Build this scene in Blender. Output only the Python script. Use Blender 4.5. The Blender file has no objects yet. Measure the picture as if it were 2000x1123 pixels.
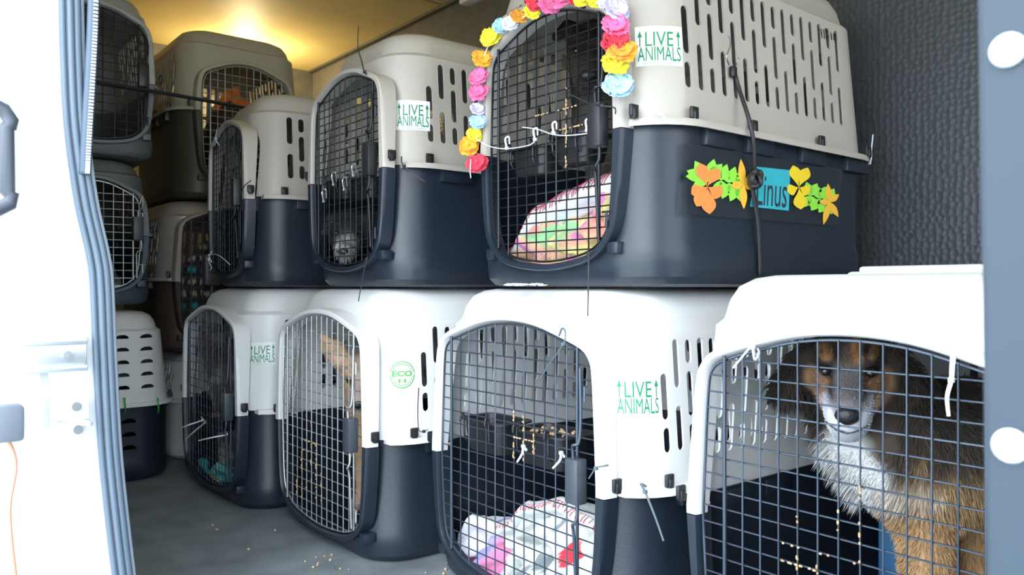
import bpy, bmesh, math, random
import numpy as np
from mathutils import Vector, Matrix, noise as mnoise
random.seed(7); np.random.seed(7)
PI = math.pi
C = bpy.context.scene.collection
sc = bpy.context.scene
# ------------------------------------------------------------------ camera
EYE = 0.71                       # eye height above the van floor
FPX = 1540.0
TH = math.atan2(1540, 1250)      # heading
cam_d = bpy.data.cameras.new('camera'); cam = bpy.data.objects.new('camera', cam_d); C.objects.link(cam)
cam.location = (0, 0, EYE); cam.rotation_euler = (PI/2, 0, TH)
cam_d.sensor_width = 36; cam_d.lens = FPX/2000*36; cam_d.clip_start = .02
cam_d.dof.use_dof = True; cam_d.dof.focus_distance = 1.75; cam_d.dof.aperture_fstop = 9
sc.camera = cam
RV = Vector((math.cos(TH), math.sin(TH), 0)); FV = Vector((-math.sin(TH), math.cos(TH), 0))
# ------------------------------------------------------------------ light
w = bpy.data.worlds.new('sky'); sc.world = w; w.use_nodes = True
nt = w.node_tree; nt.nodes.clear()
out = nt.nodes.new('ShaderNodeOutputWorld'); bg = nt.nodes.new('ShaderNodeBackground')
tc = nt.nodes.new('ShaderNodeTexCoord'); sp = nt.nodes.new('ShaderNodeSeparateXYZ'); rp = nt.nodes.new('ShaderNodeValToRGB')
nt.links.new(tc.outputs['Generated'], sp.inputs[0]); nt.links.new(sp.outputs['Z'], rp.inputs[0])
rp.color_ramp.elements[0].color = (.80, .88, .95, 1); rp.color_ramp.elements[1].color = (.62, .80, 1, 1)
nt.links.new(rp.outputs[0], bg.inputs[0]); nt.links.new(bg.outputs[0], out.inputs[0])
bg.inputs[1].default_value = 5.2
sun_d = bpy.data.lights.new('sun', 'SUN'); sun = bpy.data.objects.new('sun', sun_d); C.objects.link(sun)
sun_d.energy = 2.2; sun_d.angle = math.radians(45); sun_d.color = (.93, .97, 1)      # thin high cloud in front of the sun
sun.rotation_euler = Vector((-.35, .75, -.62)).to_track_quat('-Z', 'Y').to_euler()
sc.view_settings.view_transform = 'Standard'; sc.view_settings.look = 'None'
sc.view_settings.gamma = 1; sc.view_settings.use_curve_mapping = False
sc.view_settings.exposure = 0.32

# ------------------------------------------------------------------ helpers
def uv(px, py): return (px-1000)/FPX, (561-py)/FPX
def Pt(px, py, t):
    u, v = uv(px, py); return Vector((0, 0, EYE)) + t*(FV + u*RV + Vector((0, 0, v)))
def PY(px, py, Y):
    u, v = uv(px, py); return Pt(px, py, Y/(FV.y+u*RV.y))
def PX(px, py, X):
    u, v = uv(px, py); return Pt(px, py, X/(FV.x+u*RV.x))
def PZ(px, py, Z):
    u, v = uv(px, py); return Pt(px, py, (Z-EYE)/v)

MATS = {}
def mat(name, col, rough=.5, metal=0, bump=0, bscale=60, var=0, vscale=6, spec=.5, trans=0, coat=0, sheen=0, emit=None, alpha=1, attr=None, wave=None):
    if name in MATS: return MATS[name]
    m = bpy.data.materials.new(name); m.use_nodes = True; n = m.node_tree; b = n.nodes['Principled BSDF']
    col = tuple(col)+(1,)
    b.inputs['Base Color'].default_value = col; b.inputs['Roughness'].default_value = rough
    b.inputs['Metallic'].default_value = metal; b.inputs['Specular IOR Level'].default_value = spec
    b.inputs['Transmission Weight'].default_value = trans; b.inputs['Coat Weight'].default_value = coat
    b.inputs['Sheen Weight'].default_value = sheen; b.inputs['Alpha'].default_value = alpha
    t = n.nodes.new('ShaderNodeTexCoord')
    if attr:
        a = n.nodes.new('ShaderNodeAttribute'); a.attribute_name = attr; n.links.new(a.outputs['Color'], b.inputs['Base Color'])
    elif var:
        nz = n.nodes.new('ShaderNodeTexNoise'); nz.inputs['Scale'].default_value = vscale; nz.inputs['Detail'].default_value = 5
        r = n.nodes.new('ShaderNodeValToRGB'); e = r.color_ramp.elements
        e[0].position = .3; e[1].position = .7
        e[0].color = tuple(max(0, c*(1-var)) for c in col[:3])+(1,); e[1].color = tuple(min(1, c*(1+var)) for c in col[:3])+(1,)
        n.links.new(t.outputs['Object'], nz.inputs['Vector']); n.links.new(nz.outputs['Fac'], r.inputs[0]); n.links.new(r.outputs[0], b.inputs['Base Color'])
    if bump:
        nb = n.nodes.new('ShaderNodeTexNoise'); nb.inputs['Scale'].default_value = bscale; nb.inputs['Detail'].default_value = 3
        bp = n.nodes.new('ShaderNodeBump'); bp.inputs['Strength'].default_value = bump; bp.inputs['Distance'].default_value = .004
        n.links.new(t.outputs['Object'], nb.inputs['Vector']); n.links.new(nb.outputs['Fac'], bp.inputs['Height']); n.links.new(bp.outputs[0], b.inputs['Normal'])
    if emit:
        b.inputs['Emission Color'].default_value = tuple(emit[0])+(1,); b.inputs['Emission Strength'].default_value = emit[1]
    MATS[name] = m; return m

def link(name, me, m=None, parent=None, smooth=None):
    o = bpy.data.objects.new(name, me); C.objects.link(o)
    if m is not None:
        for x in (m if isinstance(m, (list, tuple)) else [m]): me.materials.append(x)
    if parent: o.parent = parent
    if smooth is not None and len(me.polygons):
        if smooth == True: me.polygons.foreach_set('use_smooth', [True]*len(me.polygons))
        else:
            me.polygons.foreach_set('use_smooth', [True]*len(me.polygons)); me.set_sharp_from_angle(angle=math.radians(smooth))
    return o
def obj(name, bm, m=None, parent=None, smooth=None):
    me = bpy.data.meshes.new(name); bm.to_mesh(me); bm.free(); return link(name, me, m, parent, smooth)
def tag(o, label, cat, group=None):
    o['label'] = label; o['category'] = cat
    if group: o['group'] = group
    return o
def thing(name, label, cat, loc=(0, 0, 0), rz=0, group=None):
    o = bpy.data.objects.new(name, None); C.objects.link(o); o.location = loc; o.rotation_euler = (0, 0, rz)
    o.empty_display_size = .05
    return tag(o, label, cat, group)
def struct(name, bm, m, smooth=None):
    o = obj(name, bm, m, None, smooth); o['kind'] = 'structure'; return o
def meshof(bm):
    me = bpy.data.meshes.new('m'); bm.to_mesh(me); bm.free(); return me

def add_box(bm, lo, hi, bev=0, mi=0, M=None):
    t = bmesh.new(); bmesh.ops.create_cube(t, size=1)
    lo = Vector(lo); hi = Vector(hi)
    for v in t.verts: v.co = Vector(((v.co.x+.5)*(hi.x-lo.x)+lo.x, (v.co.y+.5)*(hi.y-lo.y)+lo.y, (v.co.z+.5)*(hi.z-lo.z)+lo.z))
    if bev: bmesh.ops.bevel(t, geom=t.edges[:], offset=bev, segments=2, profile=.5, affect='EDGES')
    for f in t.faces: f.material_index = mi
    if M is not None: t.transform(M)
    me = meshof(t); bm.from_mesh(me); bpy.data.meshes.remove(me)
def add_data(bm, vs, fs, mi=0):
    V = [bm.verts.new(v) for v in vs]
    for f in fs:
        try: q = bm.faces.new([V[i] for i in f]); q.material_index = mi
        except ValueError: pass
    return V
def add_tube(bm, pts, r, n=8, mi=0, closed=False, flat=1.0, up=None):
    pts = [Vector(p) for p in pts]; N = len(pts); rings = []; prev = None
    for i, p in enumerate(pts):
        if closed: d = pts[(i+1) % N]-pts[i-1]
        else: d = pts[min(i+1, N-1)]-pts[max(i-1, 0)]
        if d.length < 1e-9: d = Vector((0, 0, 1))
        d.normalize()
        if prev is None:
            a = Vector(up) if up else (Vector((0, 0, 1)) if abs(d.z) < .9 else Vector((1, 0, 0)))
            x = (a - d*a.dot(d)).normalized()
        else: x = (prev - d*prev.dot(d)).normalized()
        prev = x; y = d.cross(x)
        rr = r(i/(max(N-1, 1))) if callable(r) else r
        rings.append([bm.verts.new(p + (x*math.cos(2*PI*k/n)*flat + y*math.sin(2*PI*k/n))*rr) for k in range(n)])
    for i in range(N if closed else N-1):
        A = rings[i]; B = rings[(i+1) % N]
        for k in range(n):
            f = bm.faces.new((A[k], A[(k+1) % n], B[(k+1) % n], B[k])); f.material_index = mi
    if not closed:
        f = bm.faces.new(rings[0][::-1]); f.material_index = mi
        f = bm.faces.new(rings[-1]); f.material_index = mi
def smooth_path(P, n=8, closed=False):
    P = [Vector(p) for p in P]; out = []; N = len(P)
    for i in range(N if closed else N-1):
        if closed: a, b, c, d = P[i-1], P[i], P[(i+1) % N], P[(i+2) % N]
        else: a, b, c, d = P[max(i-1, 0)], P[i], P[i+1], P[min(i+2, N-1)]
        for k in range(n):
            t = k/n
            out.append(.5*((2*b)+(c-a)*t+(2*a-5*b+4*c-d)*t*t+(3*b-a-3*c+d)*t**3))
    if not closed: out.append(P[-1])
    return out
def loft(bm, loops, mi=0, cap0=False, cap1=False, closed=True):
    R = [[bm.verts.new(p) for p in L] for L in loops]; n = len(R[0])
    for i in range(len(R)-1):
        for k in range(n if closed else n-1):
            f = bm.faces.new((R[i][k], R[i][(k+1) % n], R[i+1][(k+1) % n], R[i+1][k])); f.material_index = mi
    if cap0: f = bm.faces.new(R[0][::-1]); f.material_index = mi
    if cap1: f = bm.faces.new(R[-1]); f.material_index = mi
    return R
def evalmesh(o):
    dg = bpy.context.evaluated_depsgraph_get(); return bpy.data.meshes.new_from_object(o.evaluated_get(dg), depsgraph=dg)
def boolean(bmA, bmB):
    a = obj('bool_a', bmA); b = obj('bool_b', bmB)
    md = a.modifiers.new('b', 'BOOLEAN'); md.operation = 'DIFFERENCE'; md.object = b; md.solver = 'EXACT'
    me = evalmesh(a); bm = bmesh.new(); bm.from_mesh(me)
    for x in (a, b):
        d = x.data; bpy.data.objects.remove(x); bpy.data.meshes.remove(d)
    bpy.data.meshes.remove(me); return bm
def text_mesh(s, size=1, shear=0, space=1, bold=0):
    cu = bpy.data.curves.new('t', 'FONT'); cu.body = s; cu.size = size; cu.shear = shear; cu.space_character = space; cu.offset = bold
    cu.align_x = 'CENTER'; cu.align_y = 'CENTER'; cu.resolution_u = 3
    o = bpy.data.objects.new('t', cu); C.objects.link(o); me = evalmesh(o); bpy.data.objects.remove(o); bpy.data.curves.remove(cu)
    bm = bmesh.new(); bm.from_mesh(me); bpy.data.meshes.remove(me)
    if bm.verts:
        xs = [v.co.x for v in bm.verts]; ys = [v.co.y for v in bm.verts]
        cx = (min(xs)+max(xs))/2; cy = (min(ys)+max(ys))/2; wd = max(xs)-min(xs); ht = max(ys)-min(ys)
        for v in bm.verts: v.co = Vector(((v.co.x-cx)/wd, (v.co.y-cy)/ht, 0))      # normalised to unit box
    return bm
def cut_x(bm, step, lo, hi):
    x = lo
    while x < hi:
        bmesh.ops.bisect_plane(bm, geom=bm.verts[:]+bm.edges[:]+bm.faces[:], plane_co=(x, 0, 0), plane_no=(1, 0, 0)); x += step

# ------------------------------------------------------------------ materials
M_WHITE = mat('pale_plastic', (.74, .74, .73), .38, bump=.05, bscale=220, var=.03, vscale=3)
M_GREIGE = mat('greige_plastic', (.47, .43, .38), .36, bump=.06, bscale=220, var=.03, vscale=3)
M_SLATE = mat('slate_plastic', (.014, .021, .033), .36, bump=.08, bscale=260, var=.08, vscale=4)
M_TAUPE = mat('taupe_plastic', (.42, .38, .28), .42, bump=.06, bscale=200)
M_OLIVE = mat('dark_olive_plastic', (.06, .055, .035), .45, bump=.06, bscale=200)
M_GREYC = mat('grey_plastic', (.40, .40, .37), .42, bump=.06, bscale=200)
M_GREYD = mat('dark_grey_plastic', (.14, .15, .155), .45, bump=.06, bscale=200)
M_BSLATE = mat('blue_slate_plastic', (.055, .075, .105), .45, bump=.06, bscale=200)
M_SILV = mat('bronze_grey_plastic', (.42, .37, .33), .33, metal=.3, bump=.04, bscale=200)
M_BROWN = mat('dark_brown_plastic', (.045, .032, .025), .45, bump=.06, bscale=200)
M_BLACKP = mat('black_plastic', (.015, .016, .018), .4)
M_WIRE = mat('dark_coated_wire', (.07, .09, .12), .35, metal=.55)
M_WIREB = mat('black_coated_wire', (.022, .025, .03), .32, metal=.5)
M_CHROME = mat('bright_steel_wire', (.55, .58, .58), .28, metal=.8)
M_FOOD = mat('dried_food', (.50, .33, .19), .8, bump=.4, bscale=300, var=.4, vscale=80)
M_TIEB = mat('black_nylon', (.02, .02, .022), .45)
M_TIEW = mat('white_nylon', (.75, .78, .85), .4)
M_TIEG = mat('green_nylon', (.03, .45, .08), .4)
M_STK = mat('sticker_white', (.86, .88, .88), .35)
M_GREEN = mat('sticker_green', (.0, .24, .09), .4)

# ------------------------------------------------------------------ the crate builder
def rr_loop(a, y0, y1, r, z, n=7):
    P = []
    for cx, cy, s in ((a-r, y0+r, -PI/2), (a-r, y1-r, 0), (-a+r, y1-r, PI/2), (-a+r, y0+r, PI)):
        for k in range(n+1):
            t = s+PI/2*k/n; P.append(Vector((cx+r*math.cos(t), cy+r*math.sin(t), z)))
    return P
def door_contour(hw, zb, zt, zr, off=0, n=3, arch=.062, sh=.93, low=.05):
    H = []
    zs = zt-arch; zl = zb+low
    R = [(0, zb), (.35*hw, zb+.006), (.68*hw, zb+low*.38), (.90*hw, zl+.004), (.965*hw, zl+.05), (hw, zr-.02), (hw*.995, zr+.03), (sh*hw+.008, zs-.03), (sh*hw, zs-.006), (.86*hw, zs+.012), (.62*hw, zs+arch*.52), (.33*hw, zs+arch*.88), (0, zt)]
    pts = R + [(-x, z) for x, z in R[-2:0:-1]]
    for _ in range(n):
        q = []
        for i in range(len(pts)):
            a = pts[i]; b = pts[(i+1) % len(pts)]
            q += [(a[0]*.75+b[0]*.25, a[1]*.75+b[1]*.25), (a[0]*.25+b[0]*.75, a[1]*.25+b[1]*.75)]
        pts = q
    if off:
        q = []; N = len(pts)
        for i in range(N):
            dx = pts[(i+1) % N][0]-pts[i-1][0]; dz = pts[(i+1) % N][1]-pts[i-1][1]; l = math.hypot(dx, dz) or 1
            q.append((pts[i][0]+dz/l*off, pts[i][1]-dx/l*off))
        pts = q
    return pts
def scan(poly, axis, val):
    xs = []; N = len(poly)
    for i in range(N):
        a = poly[i]; b = poly[(i+1) % N]
        if (a[axis]-val)*(b[axis]-val) < 0:
            t = (val-a[axis])/(b[axis]-a[axis]); xs.append(a[1-axis]+t*(b[1-axis]-a[1-axis]))
    return (min(xs), max(xs)) if len(xs) >= 2 else None
def interp(T, z):
    for (z0, i0), (z1, i1) in zip(T, T[1:]):
        if z <= z1: return i0+(i1-i0)*max(0, (z-z0))/(z1-z0)
    return T[-1][1]

class Crate: pass
def crate(label, loc, rz=0, W=.62, L=.95, H=.71, zr=.32, hw=.26, zb=.042, zt=.638, fd=.020, r=.115, top=None, bot=None, wire=None,
          nv=14, sv=.0287, cols=20, slot0=.125, pitch=.039, cut_first=True, back_slots=True, latch=1, latch_z=.015, vents=False, door=True, thick=.0016, name='dog_crate', ridge=False, group='stacked dog crates', arch=.062, low=.05, rod=.62, skiprow=False):
    k = Crate(); a = W/2; top = top or M_WHITE; bot = bot or M_SLATE; wire = wire or M_WIRE
    root = thing(name, label, 'dog crate', loc, rz, group); k.root = root
    th = .004; ht = H-zr
    Tt = [(zr, 0.0), (zr+.775*ht, .022), (zr+.805*ht, .034), (zr+.885*ht, .042), (zr+.945*ht, .055), (zr+.98*ht, .078), (zr+.993*ht, .105)]
    Tb = [(0, .035), (.006, .015), (.02, .004), (.045, .001), (.24*zr, .0), (.30*zr, .005), (zr, .004)]
    k.Tt = Tt; k.fd = fd; k.a = a; k.r = r; k.zr = zr; k.L = L
    def loop(i, z, inn=0, rad=None): return rr_loop(a-i-inn, fd+i+inn, L-i-inn, max(.02, (rad or r)-i*.35-inn), z)
    # top shell
    bm = bmesh.new()
    outer = [loop(i, z) for z, i in Tt]; inner = [loop(i, z-(.004 if n else 0), th) for n, (z, i) in enumerate(Tt)]
    Ro = [[bm.verts.new(p) for p in Lp] for Lp in outer]; Ri = [[bm.verts.new(p) for p in Lp] for Lp in inner]
    N = len(Ro[0])
    for i in range(len(Ro)-1):
        for q in range(N):
            j = (q+1) % N
            bm.faces.new((Ro[i][q], Ro[i][j], Ro[i+1][j], Ro[i+1][q])); bm.faces.new((Ri[i][j], Ri[i][q], Ri[i+1][q], Ri[i+1][j]))
    for q in range(N):
        j = (q+1) % N; bm.faces.new((Ro[0][j], Ro[0][q], Ri[0][q], Ri[0][j]))
    bm.faces.new(Ro[-1]); bm.faces.new(Ri[-1][::-1])
    DC = door_contour(hw, zb, zt, zr, 0, arch=arch, low=low)
    cut = bmesh.new()
    def prism(poly, y0, y1):
        A = [cut.verts.new((x, y0, z)) for x, z in poly]; B = [cut.verts.new((x, y1, z)) for x, z in poly]; n = len(A)
        cut.faces.new(A[::-1]); cut.faces.new(B)
        for i in range(n): cut.faces.new((A[i], A[(i+1) % n], B[(i+1) % n], B[i]))
    def capsule(y, z0, z1, w2, ax='x', lo=-1, hi=1):
        P = [(math.cos(t)*w2, z1-w2+math.sin(t)*w2) for t in [PI*q/6 for q in range(7)]]+[(math.cos(t)*w2, z0+w2+math.sin(t)*w2) for t in [PI+PI*q/6 for q in range(7)]]
        if ax == 'x': A = [cut.verts.new((lo, y+p, z)) for p, z in P]; B = [cut.verts.new((hi, y+p, z)) for p, z in P]
        else: A = [cut.verts.new((y-p, lo, z)) for p, z in P]; B = [cut.verts.new((y-p, hi, z)) for p, z in P]
        n = len(A); cut.faces.new(A[::-1]); cut.faces.new(B)
        for i in range(n): cut.faces.new((A[i], A[(i+1) % n], B[(i+1) % n], B[i]))
    if door: prism(door_contour(hw, zb, zt, zr, .0005, n=2, arch=arch, low=low), -.05, fd+.14)
    s0 = zr+.17*ht; s1 = zr+.735*ht; sp = s1-s0; w2 = .0092
    def column(y, typ, ax, lo, hi, first=False):
        if typ == 0: segs = [(.0, .40), (.56, 1.0)]
        else: segs = [(.0, .22), (.29, .70), (.77, .99)]
        if first: segs = segs[:-1]
        for p, q in segs: capsule(y, s0+p*sp, s0+q*sp, w2, ax, lo, hi)
    if vents:      # half-moon vents in rows
        for row in range(5):
            for cc in range(7):
                z = zr+.16*ht+row*ht*.135; y = fd+.10+cc*.085
                P = [(-.024, 0), (.024, 0), (.020, .008), (.008, .014), (-.012, .014), (-.022, .008)]
                for ax in ('x', 'y'):
                    if ax == 'x':
                        if y > L-.1 or cc < 1: continue
                        A = [cut.verts.new((-1, y+p, z+q)) for p, q in P]; B = [cut.verts.new((1, y+p, z+q)) for p, q in P]
                    else:
                        x = -a+.10+cc*.085
                        if x > a-.08: continue
                        if door: continue
                        A = [cut.verts.new((x-p, -.1, z+q)) for p, q in P]; B = [cut.verts.new((x-p, fd+.06, z+q)) for p, q in P]
                    n = len(A); cut.faces.new(A[::-1]); cut.faces.new(B)
                    for i in range(n): cut.faces.new((A[i], A[(i+1) % n], B[(i+1) % n], B[i]))
    else:
        for cc in range(cols):
            y = slot0+cc*pitch
            if y > L-.09: break
            column(y, cc % 2 if not cut_first else (cc+1) % 2, 'x', -1, 1, cut_first and cc == 0)
        if back_slots:
            nb = int((W-.26)/.039)
            for cc in range(nb+1): column(-nb*.0195+cc*.039, cc % 2, 'y', L-.2, L+.2)
    bmesh.ops.recalc_face_normals(cut, faces=cut.faces[:])
    tb = boolean(bm, cut)
    # flange, frame upper half, roof ridge
    prof = [(0, 0), (.022, 0), (.024, -.004), (.024, -.014), (.020, -.014), (.019, -.006), (-.002, -.006)]
    FL = [rr_loop(a+o, fd-o*.6, L+o, r+o, zr+.004+dz) for o, dz in prof]
    if door:         # the flange stops at the door frame
        keep = [q for q in range(len(FL[0])) if not (abs(FL[0][q].x) < hw+.012 and FL[0][q].y < fd+.1)]
        st_ = [q for q in keep if (q-1) % len(FL[0]) not in keep][0]; seq = []; q = st_
        while q in keep and len(seq) < len(keep): seq.append(q); q = (q+1) % len(FL[0])
        rows_ = []
        for q in seq: rows_.append([Lp[q] for Lp in FL])
        fa = [Vector((math.copysign(hw+.004, p.x), p.y, p.z)) for p in rows_[0]]; fb = [Vector((math.copysign(hw+.004, p.x), p.y, p.z)) for p in rows_[-1]]
        loft(tb, [fa]+rows_+[fb], closed=True, cap0=True, cap1=True)
    else: loft(tb, FL)
    DO = door_contour(hw, zb, zt, zr, .015, arch=arch, low=low); DI = DC
    def ybk(z, T): return fd+interp(T, z)+.012
    def ring(bmx, zlo, zhi, T, flare, m0=0):
        # outer and inner contour pieces between zlo and zhi as open strips, both sides
        idx = [i for i in range(len(DI)) if zlo <= (DI[i][1]) <= zhi]
        if not idx: return
        N2 = len(DI); start = [i for i in idx if (i-1) % N2 not in idx][0]
        seq = []; i = start
        while i in idx: seq.append(i); i = (i+1) % N2
        loops = []
        for i in seq:
            xi, zi = DI[i]; xo, zo = DO[i]
            xo += math.copysign(.010*max(0, 1-abs(zo-zr)/.26), xo)
            if i in (seq[0], seq[-1]):
                zc = zlo if zlo > 0 else zhi
                zi = zo = zc
            yb = ybk(zo, T); fl = flare*max(0, 1-abs(zo-zr)/.30)
            dn = Vector((xo-xi, 0, zo-zi)).normalized()
            q = [Vector((xi, yb, zi)), Vector((xi, .006, zi)), Vector((xi+dn.x*.003, .0, zi+dn.z*.003)),
                 Vector((xo-dn.x*.003, .0, zo-dn.z*.003)), Vector((xo, .004, zo)), Vector((xo+math.copysign(fl, xo)*.4, fd*.6, zo)), Vector((xo+math.copysign(fl, xo), yb, zo))]
            loops.append(q)
        loft(bmx, loops, closed=True, cap0=True, cap1=True)
    if door: ring(tb, zr-.012, 9, Tt, .004)
    # raised rim lip around the front ear of the flange
    if door:
        pass
    if ridge:
        for q in range(9): add_box(tb, (-a*.55+.02, .36+q*.045, H-.006), (a*.55, .36+q*.045+.036, H+.016), .006)
        add_box(tb, (-a*.55, .35, H-.012), (a*.58, .78, H+.006), .008)
    else:
        add_box(tb, (-a*.5, .30, H-.010), (a*.5, L-.25, H+.0005), .004)
    bmesh.ops.recalc_face_normals(tb, faces=tb.faces[:])
    k.top = obj('top_shell', tb, top, root, 32)
    # bottom shell
    bm = bmesh.new()
    outer = [loop(i, z, rad=r) for z, i in Tb]; inner = [loop(i, z+(.004 if n == 0 else .003), th, rad=r) for n, (z, i) in enumerate(Tb)]
    for q in inner[-1]: q.z = zr
    Ro = [[bm.verts.new(p) for p in Lp] for Lp in outer]; Ri = [[bm.verts.new(p) for p in Lp] for Lp in inner]
    for i in range(len(Ro)-1):
        for q in range(N):
            j = (q+1) % N
            bm.faces.new((Ro[i][q], Ro[i][j], Ro[i+1][j], Ro[i+1][q])); bm.faces.new((Ri[i][j], Ri[i][q], Ri[i+1][q], Ri[i+1][j]))
    for q in range(N):
        j = (q+1) % N; bm.faces.new((Ro[-1][q], Ro[-1][j], Ri[-1][j], Ri[-1][q]))
    bm.faces.new(Ro[0][::-1]); bm.faces.new(Ri[0])
    bmesh.ops.recalc_face_normals(bm, faces=bm.faces[:])
    if door or vents:
        cut = bmesh.new()
        if door: prism(door_contour(hw, zb, zt, zr, .0005, n=2, arch=arch, low=low), -.05, fd+.14)
        if vents:
            for row in range(3):
                for cc in range(5):
                    x = -a+.12+cc*.085
                    if x > a-.10: continue
                    z = zr*.42+row*zr*.17; P = [(-.026, 0), (.026, 0), (.022, .008), (.008, .016), (-.012, .016), (-.024, .008)]
                    A = [cut.verts.new((x-p, -.1, z+q)) for p, q in P]; B = [cut.verts.new((x-p, fd+.06, z+q)) for p, q in P]
                    n = len(A); cut.faces.new(A[::-1]); cut.faces.new(B)
                    for i in range(n): cut.faces.new((A[i], A[(i+1) % n], B[(i+1) % n], B[i]))
        bmesh.ops.recalc_face_normals(cut, faces=cut.faces[:])
        bm = boolean(bm, cut)
    if door:
        ring(bm, -1, zr-.014, Tb, .003)
        for s in (-1, 1): add_box(bm, (s*(hw*.93+.008)-.014, .006, zb+low*.35), (s*(hw*.93+.008)+.014, fd+.02, zb+low*.35+.024), .003)
    # ribs hanging below the flange
    for s in (-1, 1):
        for y in (.16, .30, L-.36, L-.16): add_box(bm, (s*(a+.0)-.012, y, zr-.04), (s*(a+.0)+.010, y+.10, zr-.006), .003)
    k.bot = obj('bottom_shell', bm, bot, root, 32)
    # wing nuts
    spots = [(s*(a+.010), y) for s in (-1, 1) for y in (fd+.10, fd+.30, L-.28, L-.06)] + ([(s*(hw+.045), fd-.006) for s in (-1, 1)] if door else [])
    for x, y in spots:
        b = bmesh.new(); add_box(b, (x-.004, y-.011, zr+.006), (x+.004, y+.011, zr+.030), .0025); add_box(b, (x-.007, y-.006, zr+.002), (x+.007, y+.006, zr+.022), .002)
        obj('wing_nut', b, M_BLACKP, root, 40)
    k.DC = DC; k.hw = hw
    if door:
        b = bmesh.new(); yd = .012
        D2 = door_contour(hw, zb, zt, zr, -.006, arch=arch, low=low)
        add_tube(b, [(x, yd, z) for x, z in D2[::2]], .0026, 6, closed=True)
        gx = (2*hw*rod*1.28)/nv if False else None
        xr = hw*.80; n = nv-1
        for s in (-1, 1):
            z0, z1 = scan(D2, 0, s*xr); add_tube(b, [(s*xr, yd-.006, z0-.004), (s*xr, yd-.006, z1+.006)], .0034, 8)
        for i in range(1, n):
            x = -xr+2*xr*i/n; z0, z1 = scan(D2, 0, x); add_tube(b, [(x, yd-.003, z0), (x, yd-.003, z1)], thick, 6)
        z = zt-.052; i = 0
        k.rows = []
        while z > zb+.012:
            q = scan(D2, 1, z)
            if q and q[1]-q[0] > .1: add_tube(b, [(q[0]-.001, yd, z), (q[1]+.001, yd, z)], thick, 6); k.rows.append(z)
            z -= sv
        dr = obj('door', b, wire, root, 60); k.door = dr
        if latch:
            b = bmesh.new(); lx = xr+.014; lz = zr+latch_z
            add_box(b, (lx-.019, -.024, lz-.046), (lx+.016, .004, lz+.042), .003)
            obj('latch_box', b, M_BLACKP if wire is M_WIREB else mat('latch_grey', (.05, .06, .075), .4), dr, 40)
            b = bmesh.new()
            add_tube(b, smooth_path([(lx-.002, -.016, lz+.04), (lx-.002, -.018, lz+.062), (lx+.004, -.022, lz+.07), (lx+.013, -.016, lz+.076), (lx+.014, -.012, lz+.12), (lx+.006, -.006, zt-.085)], 5), .0032, 7)
            obj('latch_rod', b, wire, dr, 60); b = bmesh.new()
            add_tube(b, smooth_path([(lx+.008, -.016, lz-.04), (lx+.010, -.018, lz-.07), (lx+.004, -.022, lz-.085), (lx-.006, -.014, lz-.09), (lx-.006, -.010, lz-.12), (lx-.004, -.006, zb+.05)], 5), .0032, 7)
            obj('latch_rod', b, wire, dr, 60)
            for zz in (zt-.12, zb+.10):
                b = bmesh.new(); add_tube(b, [(lx+.004, -.004, zz), (lx+.022, -.004, zz)], .002, 6); add_tube(b, [(lx+.016, -.004, zz-.03), (lx+.016, -.004, zz)], .003, 6)
                obj('latch_pin', b, wire, dr, 60)
    return k
def surf(k, s, z, off=.0008):
    """point on the right front corner and right side of a crate's top shell: s is arc length, 0 where the straight side starts"""
    i = interp(k.Tt, z); r = max(.02, k.r-i*.35); ax = k.a-i; yf = k.fd+i
    if s >= 0: return Vector((ax+off, yf+r+s, z)), 0
    ph = -s/r
    if ph < PI/2: return Vector((ax-r+(r+off)*math.cos(ph), yf+r-(r+off)*math.sin(ph), z)), ph
    return Vector((ax-r-(ph-PI/2)*r, yf-off, z)), ph
def sticker_obj(k, name, s0, s1, z0, z1, items, bevel=.004, mats=None, base=True, tilt=0):
    """items: (bm normalised unit box, cx, cy, w, h, mat index) in sticker units -.5..5"""
    b = bmesh.new(); W = s1-s0; H = z1-z0
    if base:
        t = bmesh.new(); n = 16
        vs = [[t.verts.new((-.5+i/n, -.5+j/2, 0)) for j in range(3)] for i in range(n+1)]
        for i in range(n):
            for j in range(2): t.faces.new((vs[i][j], vs[i+1][j], vs[i+1][j+1], vs[i][j+1]))
        me = meshof(t); b.from_mesh(me); bpy.data.meshes.remove(me)
        for v in b.verts: v.co.z = .0006
    for it_, (tb, cx, cy, w, h, mi) in enumerate(items):
        cut_x(tb, .12, -.5, .5)
        for f in tb.faces: f.material_index = mi
        tb.transform(Matrix.Translation((cx, cy, 0)) @ Matrix.Diagonal((w, h, 1, 1)))
        for v in tb.verts: v.co.z = .0010+.0003*it_
        me = meshof(tb); b.from_mesh(me); bpy.data.meshes.remove(me)
    for v in b.verts:
        s = s0+(v.co.x+.5)*W; z = z0+(v.co.y+.5)*H + tilt*v.co.x*W
        v.co = surf(k, s, z, v.co.z)[0]
    bmesh.ops.recalc_face_normals(b, faces=b.faces[:])
    return obj(name, b, mats or [M_STK, M_GREEN], k.root)
def arrow_bm():
    b = bmesh.new(); P = [(-.12, -.5), (.12, -.5), (.12, .1), (.5, .1), (0, .5), (-.5, .1), (-.12, .1)]
    V = [b.verts.new((x, y, 0)) for x, y in P]; b.faces.new((V[0], V[1], V[2], V[6])); b.faces.new((V[5], V[6], V[4])); b.faces.new((V[6], V[2], V[4])); b.faces.new((V[2], V[3], V[4])); return b
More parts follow.
